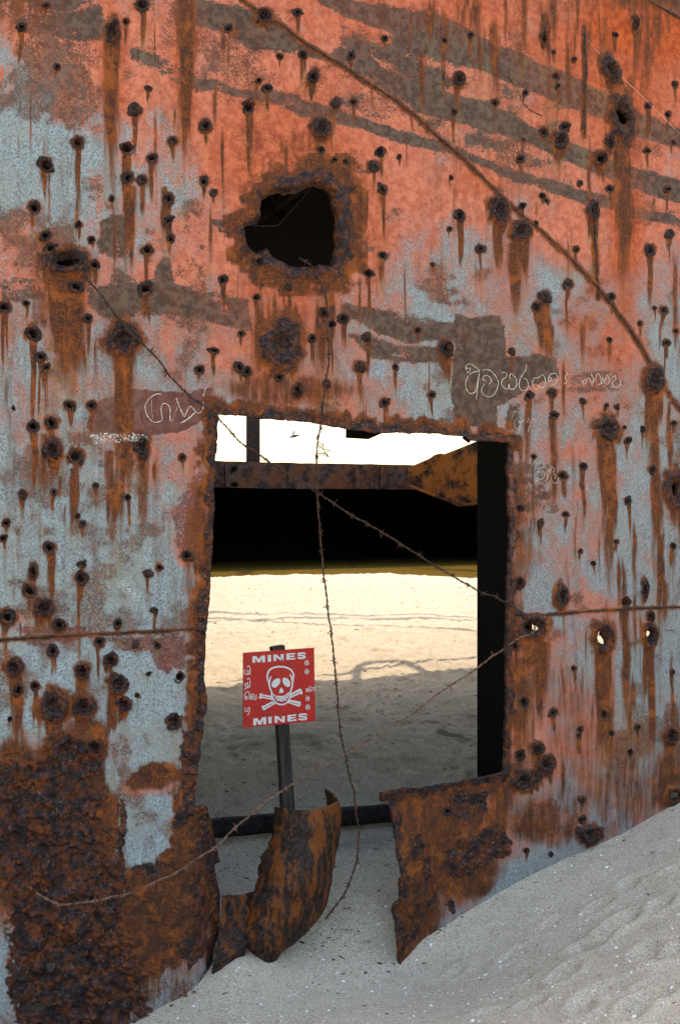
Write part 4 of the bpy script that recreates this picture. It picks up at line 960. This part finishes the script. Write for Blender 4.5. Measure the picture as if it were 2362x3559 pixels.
# ------------------------------------------------------------------ mine warning sign
YS = 6.30 * 1.0
def sg(zx, zy, out=0.0):
    x = (820 + zx / 5.2267) * .66384; y = (2220 + zy / 5.2267) * .66384
    return hull_pt(x, y, out, YS)
pb = sg(830, 3300)
sign = thing('warning_sign', 'red square MINES sign with white skull and crossbones on a dark wooden post', 'sign', tuple(pb))
M_RED = None
t = NT('red_enamel'); nn = t.noise(30, 4, .7); cc = t.mix(t.ss(nn, .3, .7), (.46, .012, .010), (.56, .020, .014)); cc = t.mix(t.ss(t.noise(70, 5, .75), .62, .72, 0, .6), cc, (.38, .09, .06)); cc = t.mix(t.ss(t.noise(9, 5, .7), .54, .70, 0, .4), cc, (.24, .018, .014)); M_RED = t.fin(cc, .5, None, .4)
M_WHT = mat_plain('white_sign_paint', (.74, .74, .76), .55, .05, 60)
M_MAR = mat_plain('red_paint_gap', (.42, .012, .014), .5, .1, 40)
M_WOOD = None
t = NT('weathered_grey_wood'); gr = t.noise(40, 5, .65, t.scaled(1, 1, .06)); M_WOOD = t.fin(t.mix(t.ss(gr, .35, .65), (.030, .025, .022), (.085, .070, .060)), .95, t.bump(gr, .004, .6), .2)
cor = [(130,258),(1418,165),(1440,1497),(130,1622)]
mb = MB(); mb.prism([sg(x, y, 0) for x, y in cor], tuple(-NRM * .006)); bd = mb.build('sign_board', M_RED, sign, False, pb)
mb = MB()
lift = [.0012]
def fillp(pts, mbx=None):
    lift[0] += .00006
    mbx = mbx or mb
    P = [sg(x, y, lift[0]) for x, y in pts]
    bm = bmesh.new(); vs = [bm.verts.new(p) for p in P]; f = bm.faces.new(vs); f.normal_update(); bmesh.ops.triangulate(bm, faces=[f])
    bm.verts.index_update(); mbx.add([tuple(v.co) for v in bm.verts], [tuple(v.index for v in f.verts) for f in bm.faces]); bm.free()
def stroke(pts, w, closed=False, sm_=True, mbx=None, lift0=None):
    mbx = mbx or mb
    S = smooth_path(pts, 5) if sm_ else np.array(pts, float)
    m = len(S); V = []
    for i in range(m):
        d = S[min(i + 1, m - 1)] - S[max(i - 1, 0)]; d = d / (np.hypot(*d) + 1e-9); nn_ = np.array([-d[1], d[0]]) * w / 2
        lift[0] += .000012
        for q in (S[i] + nn_, S[i] - nn_): V.append(sg(q[0], q[1], lift[0]))
    mbx.add(V, [(2 * i, 2 * i + 1, 2 * i + 3, 2 * i + 2) for i in range(m - 1)])
LET = {'M': [(0,0),(.3,0),(.5,.5),(.7,0),(1,0),(1,1),(.77,1),(.77,.35),(.58,1),(.42,1),(.23,.35),(.23,1),(0,1)], 'I': [(0,0),(1,0),(1,1),(0,1)],
       'N': [(0,0),(.3,0),(.72,.6),(.72,0),(1,0),(1,1),(.72,1),(.28,.42),(.28,1),(0,1)], 'E': [(0,0),(1,0),(1,.22),(.35,.22),(.35,.39),(.9,.39),(.9,.6),(.35,.6),(.35,.78),(1,.78),(1,1),(0,1)]}
def quad(q, u, v):
    q = np.array(q, float); return tuple((q[0] * (1 - u) + q[1] * u) * (1 - v) + (q[3] * (1 - u) + q[2] * u) * v)
for word in ([('M', [(297,322),(527,305),(527,428),(297,440)]), ('I', [(575,300),(635,296),(635,415),(575,420)]), ('N', [(677,290),(863,278),(863,400),(677,408)]), ('E', [(913,268),(1075,260),(1075,375),(913,385)]), ('S', [(1105,255),(1270,243),(1270,365),(1105,370)])],
             [('M', [(312,1450),(545,1420),(547,1555),(312,1575)]), ('I', [(583,1420),(645,1415),(645,1537),(585,1542)]), ('N', [(695,1407),(885,1395),(885,1515),(697,1530)]), ('E', [(930,1390),(1095,1370),(1097,1490),(932,1505)]), ('S', [(1122,1365),(1295,1350),(1298,1480),(1122,1485)])]):
    mb = MB()
    for ch, q in word:
        if ch == 'S': stroke([quad(q, u, v) for u, v in [(.93,.30),(.8,.15),(.5,.12),(.2,.15),(.13,.3),(.25,.42),(.5,.49),(.78,.57),(.87,.7),(.78,.85),(.5,.88),(.2,.85),(.06,.70)]], 30)
        else: fillp([quad(q, u, v) for u, v in LET[ch]])
    mb.build('lettering', M_WHT, bd, False, None)
mb = MB()
stroke([(604,850),(590,790),(570,730),(565,670),(585,600),(630,550),(700,520),(800,508),(900,520),(985,560),(1030,620),(1040,680),(1030,740),(1020,800),(1010,880),(985,960)], 30)
stroke([(604,840),(612,900),(640,960),(648,1040),(675,1110),(730,1170),(810,1195),(890,1180),(945,1125),(975,1050),(985,950)], 28)
stroke([(632,685),(612,740),(604,810)], 26); stroke([(972,650),(1000,700),(1014,770)], 26)
fillp([(640,830),(650,790),(690,740),(750,715),(795,730),(800,780),(770,840),(720,885),(670,885),(645,865)]); fillp([(838,760),(840,720),(875,705),(930,720),(970,770),(980,820),(965,870),(930,880),(880,850),(850,810)])
fillp([(815,880),(840,910),(862,965),(840,985),(815,978),(795,990),(775,975),(790,920)])
fillp([(650,970),(700,1025),(800,1045),(880,1030),(955,965),(960,1000),(945,1060),(900,1120),(820,1145),(740,1130),(695,1080)])
fillp([(400,1070),(430,1040),(420,1010),(450,985),(475,1010),(640,1038),(655,1112),(480,1075),(430,1088)]); fillp([(985,1000),(1100,930),(1150,905),(1185,920),(1185,950),(1208,980),(1185,1012),(1150,1002),(985,1080)])
fillp([(650,1135),(712,1180),(545,1275),(505,1305),(472,1270),(460,1215),(500,1215)]); fillp([(965,1105),(1160,1140),(1172,1180),(1150,1232),(1110,1228),(925,1160)])
mb.build('skull_emblem', M_WHT, bd, False, None)
mb = MB()
for x, y in [(700,1055),(715,1040),(760,1075),(800,1080),(840,1075),(880,1055),(915,1035),(730,1095),(765,1115),(795,1130),(830,1110),(868,1110),(905,1080),(720,1075)]:
    fillp([(x + 12 * math.cos(k), y + 12 * math.sin(k)) for k in np.linspace(0, 6.283, 7)[:-1]])
for p in ([(450,1035),(540,1058),(625,1075)], [(1005,1030),(1090,985),(1160,955)], [(500,1250),(580,1215),(655,1180)], [(970,1150),(1060,1172),(1140,1190)]): stroke(p, 12)
stroke([(672,1040),(700,1110),(760,1158),(830,1165),(900,1140),(945,1080),(958,1030)], 12)
mb.build('emblem_lines', M_MAR, bd, False, None)
mb = MB()
W = 13
for p in ([(152,550),(152,640),(250,640)], [(195,640),(193,585),(215,570),(225,600),(222,640)], [(250,645),(252,560),(240,505),(212,488),(198,520)],
          [(150,850),(160,815),(200,812),(215,850),(190,880),(165,860),(185,830)], [(205,780),(210,850),(225,880),(170,895),(150,930)], [(245,880),(248,790),(238,730),(210,715),(195,745)],
          [(195,1080),(170,1060),(185,1040),(200,1070),(170,1105),(150,1060),(155,1000),(195,960),(230,980),(235,1060),(232,1105)], [(290,1080),(262,1065),(270,1035),(295,1060),(280,1100),(258,1080),(265,1020),(300,1000),(320,1040),(320,1098)], [(320,1098),(355,1098),(355,1010)],
          [(158,1245),(158,1315),(205,1315)], [(205,1315),(200,1270),(225,1245),(238,1270),(232,1320),(215,1360),(200,1390)]): stroke(p, W)
for cy, kind in ((430, 'b'), (590, 'm'), (1075, 'm'), (1235, 'b')):
    cx = 1272 if cy < 800 else 1286
    stroke([(cx + 5, cy + 8), (cx - 14, cy + 14), (cx - 10, cy - 8), (cx + 14, cy - 6), (cx + 14, cy + 30), (cx - 14, cy + 46), (cx - 32, cy + 18), (cx - 30, cy - 16)], 11)
    stroke([(cx - 30, cy - 16), (cx - 8, cy - 40), (cx + 24, cy - 30), (cx + 34, cy), (cx + 30, cy + 40)] if kind == 'b' else [(cx - 28, cy - 40), (cx + 4, cy - 34), (cx + 26, cy - 20), (cx + 34, cy + 10), (cx + 10, cy + 46)], 11)
for p in ([(1270,935),(1255,930),(1262,900),(1285,920),(1275,955),(1250,950)], [(1325,940),(1310,930),(1320,905),(1345,925),(1335,955),(1300,950),(1300,900),(1330,865),(1365,885),(1370,945)], [(1375,900),(1400,880),(1412,925),(1395,950)], [(1410,880),(1416,858)]): stroke(p, 11)
mb.build('side_lettering', M_WHT, bd, False, None)
for ch in bd.children:       # the pieces were modelled in world space: bring them to the sign's origin
    ch.data.transform(__import__('mathutils').Matrix.Translation(-Vector(pb)))
for zx, zy in ((822, 395), (858, 1400)):
    mb = MB()
    Vt, Ft = tube([sg(zx, zy, -.002), sg(zx - 2, zy - 2, .010), sg(zx + 8, zy - 36, .018)], .003, 6); mb.add(Vt, Ft)
    mb.build('nail', M_SEAM, sign, False, pb)
# post
top = [(660, 210), (660, 160), (880, 120), (915, 160), (915, 300)]
V = []; nseg = 40
for i in range(nseg):
    s = i / (nseg - 1)
    xl = 676 + (898 - 676) * s - 4 * math.sin(s * 9); xr = 898 + (1104 - 898) * s + 4 * math.sin(s * 7 + 1); zy = 150 + (3500 - 150) * s
    for k, (zx, o) in enumerate(((xl, -.012), (xl + 14, -.008), (xr - 14, -.008), (xr, -.012), (xr, -.07), (xl, -.07))):
        V.append(sg(zx + (RS.rand() - .5) * 5, zy + (20 - 40 * (zx - xl) / (xr - xl) if i == 0 else 0), o))
Fp = [(i * 6 + k, i * 6 + (k + 1) % 6, (i + 1) * 6 + (k + 1) % 6, (i + 1) * 6 + k) for i in range(nseg - 1) for k in range(6)] + [tuple(range(5, -1, -1))]
mesh_obj('post', V, Fp, M_WOOD, sign, False, pb)

# ------------------------------------------------------------------ barbed wire
def barbed(label, pts, gaps=.10, seed=1, clump=None, r=.0030):
    M_WIRE = M_WIREP if clump else globals()['M_WIRE']
    """pts: x, y, out"""
    rw = np.random.RandomState(seed)
    S = smooth_path(pts, 10)
    P = ray_pt(S[:, 0], S[:, 1], S[:, 2])
    seg = np.r_[0, np.cumsum(np.linalg.norm(np.diff(P, axis=0), axis=1))]
    L = seg[-1]; m = int(L / .008)
    tt = np.linspace(0, L, m)
    Q = np.stack([np.interp(tt, seg, P[:, k]) for k in range(3)], 1)
    Q[:, 0] += (fbm(tt * 9, tt * 0, seed + 3, 3) - .5) * .022; Q[:, 2] += (fbm(tt * 9, tt * 0, seed + 4, 3) - .5) * .022
    o0 = Q[-1] if Q[-1][2] < Q[0][2] else Q[0]
    w = thing('barbed_wire', label, 'barbed wire', tuple(o0), 'strands of barbed wire strung across the opening')
    for ph in (0, math.pi):
        pts_ = []
        for i in range(m):
            t = Vector(Q[min(i + 1, m - 1)] - Q[max(i - 1, 0)]).normalized(); u = t.cross(Vector(NRM)).normalized(); v = t.cross(u)
            a = tt[i] / .075 * 2 * math.pi + ph
            pts_.append(Vector(Q[i]) + (u * math.cos(a) + v * math.sin(a)) * .0034)
        Vt, Ft = tube(pts_, r, 5); mesh_obj('strand', [tuple(x) for x in Vt], Ft, M_WIRE, w, True, o0)
    s = .05
    while s < L - .03:
        i = int(s / L * (m - 1)); c = Vector(Q[i]); t = Vector(Q[min(i + 1, m - 1)] - Q[max(i - 1, 0)]).normalized(); u = t.cross(Vector(NRM)).normalized(); v = t.cross(u)
        b = MB()
        coil = [c + t * (k * .0035 - .012) + (u * math.cos(k * 1.1) + v * math.sin(k * 1.1)) * .007 for k in range(8)]
        b.add(*tube(coil, .0026, 5))
        for k in range(4):
            a = rw.rand() * 6.28; d = (u * math.cos(a) * 1.1 + v * math.sin(a) * .6 + t * (rw.rand() - .5) * 1.2).normalized(); ln = .016 + .018 * rw.rand()
            st = c + t * (rw.rand() - .5) * .02
            b.add(*tube([st, st + d * ln * .6, st + d * ln + t * .003], [.0024, .0020, .0006], 5))
        bb = b.build('barb', M_WIRE, w, True, c); bb.location = c - Vector(o0)
        s += gaps * (.75 + .6 * rw.rand())
    return w
barbed('rusty barbed wire running diagonally down across the opening from the slit at upper left', [(172,604,-.04),(190,628,.02),(240,690,.035),(300,762,.035),(370,840,.03),(440,914,.025),(490,952,.02),(520,985,0),(560,1026,-.02),(640,1078,-.03),(730,1136,-.04),(800,1182,-.04),(900,1240,-.04),(1000,1302,-.03),(1100,1362,-.01),(1180,1396,.02),(1206,1424,.02),(1222,1446,-.03)], .11, 1)
barbed('barbed wire hanging vertically from the big ragged hole down to the sand', [(690,596,-.06),(712,610,.0),(735,640,.03),(752,690,.035),(758,760,.035),(755,860,.03),(742,960,.025),(736,1000,.0),(729,1070,-.02),(731,1150,-.03),(742,1280,-.03),(748,1340,-.03),(758,1420,-.03),(772,1540,-.03),(782,1660,-.04),(800,1760,-.05),(818,1850,-.05),(826,1930,-.04),(818,2000,-.02),(795,2060,.01),(768,2100,.04),(752,2120,.04)], .13, 2)
barbed('slack barbed wire rising from the crusted lower left corner to the opening\'s right edge', [(78,2052,-.03),(95,2068,.05),(125,2084,.06),(170,2086,.06),(220,2078,.06),(290,2066,.06),(340,2046,.06),(400,2016,.05),(450,1986,.03),(497,1955,.0),(560,1895,-.03),(620,1845,-.04),(690,1798,-.05),(770,1752,-.05),(850,1706,-.04),(930,1660,-.03),(1010,1602,-.03),(1090,1548,-.02),(1150,1505,.0),(1190,1478,.03),(1225,1458,.02),(1234,1448,-.03)], .15, 3, True, .0028)
# loose tangle at the top of the hanging wire
tg = bpy.data.objects['barbed_wire.001']; b = MB()
def t6(zx, zy, o=0.0): return ray_pt((960 + zx / 6.533) * .66384, (1460 + zy / 6.533) * .66384, o - .01)
for p in ([(945,490),(1000,540),(1050,590),(1080,670)], [(950,560),(1010,620),(1080,680)], [(1050,490),(1058,560),(1045,620)], [(1085,670),(1180,690),(1270,715)], [(1085,690),(1120,750),(1200,845)], [(1105,720),(1130,790),(1170,855)], [(1095,730),(1085,780),(1065,835)], [(930,765),(1000,760),(1095,755)], [(1000,615),(975,645)], [(975,290),(925,370),(920,430),(945,490)], [(900,770),(888,840),(905,880),(935,880),(925,800)]):
    b.add(*tube([Vector(t6(*q)) for q in smooth_path([q + (0,) for q in p], 4)[:, :2]], .0028, 5))
b.build('loose_end', M_WIRE, tg, True, tg.location)

# ------------------------------------------------------------------ bird
bd_p = at(678, 1004, 24.0)
bme = bpy.data.meshes.new('flying_bird')
def bpix(zx, zy, dy=0.0): return at((960 + zx / 6.533) * .66384, (1460 + zy / 6.533) * .66384, 24.0 + dy) - bd_p
bv = [bpix(300,385), bpix(335,378), bpix(385,372), bpix(440,362), bpix(500,348), bpix(525,346), bpix(385,330,.06), bpix(395,285,.14), bpix(410,235,.2), bpix(340,395,-.07), bpix(310,405,-.14), bpix(280,420,-.22)]
bme.from_pydata([tuple(v) for v in bv], [(0,1),(1,2),(2,3),(3,4),(4,5),(2,6),(6,7),(7,8),(2,9),(9,10),(10,11)], [])
bird = bpy.data.objects.new('flying_bird', bme); bird.location = bd_p; C.objects.link(bird)
sk = bird.modifiers.new('skin', 'SKIN')
for i, r in enumerate([.008, .030, .042, .032, .018, .012, .026, .030, .010, .026, .028, .010]):
    bme.skin_vertices[0].data[i].radius = (r, r * (.45 if i > 5 else 1)); bme.skin_vertices[0].data[i].use_root = (i == 2)
sb = bird.modifiers.new('round', 'SUBSURF'); sb.levels = 2; sb.render_levels = 2
bme.materials.append(mat_plain('dark_feathers', (.025, .027, .03), .7))
tag(bird, 'small dark bird flying in the white sky seen through the opening', 'bird')

# ------------------------------------------------------------------ sky, sun, camera
EL, AZ = 66.0, 0.0
world = bpy.data.worlds.new('World'); bpy.context.scene.world = world; world.use_nodes = True
nt = world.node_tree; nt.nodes.clear()
sky = nt.nodes.new('ShaderNodeTexSky'); sky.sky_type = 'NISHITA'; sky.sun_disc = False
sky.sun_elevation = math.radians(EL); sky.sun_rotation = math.radians(AZ); sky.air_density = 1.9; sky.dust_density = 2.6; sky.ozone_density = 0
bg = nt.nodes.new('ShaderNodeBackground'); bg.inputs[1].default_value = .15
wo = nt.nodes.new('ShaderNodeOutputWorld'); nt.links.new(sky.outputs[0], bg.inputs[0]); nt.links.new(bg.outputs[0], wo.inputs[0])
ld = bpy.data.lights.new('sun', 'SUN'); ld.energy = 2.0; ld.angle = math.radians(.5); ld.color = (.86, .725, .54)
lo = bpy.data.objects.new('sun', ld); C.objects.link(lo)
sd_ = Vector((math.sin(math.radians(AZ)) * math.cos(math.radians(EL)), math.cos(math.radians(AZ)) * math.cos(math.radians(EL)), math.sin(math.radians(EL))))
lo.rotation_euler = sd_.to_track_quat('Z', 'Y').to_euler(); lo.location = (0, 10, 20)
cam = bpy.data.cameras.new('camera'); cam.sensor_fit = 'VERTICAL'; cam.sensor_height = 24; cam.lens = 24 * F / 2363; cam.clip_end = 1000; cam.clip_start = .05
co = bpy.data.objects.new('camera', cam); co.location = (0, 0, EYE); co.rotation_euler = (math.radians(90), 0, 0); C.objects.link(co)
sc = bpy.context.scene; sc.camera = co
sc.view_settings.view_transform = 'Standard'; sc.view_settings.look = 'None'; sc.view_settings.gamma = 1; sc.view_settings.exposure = 1.72
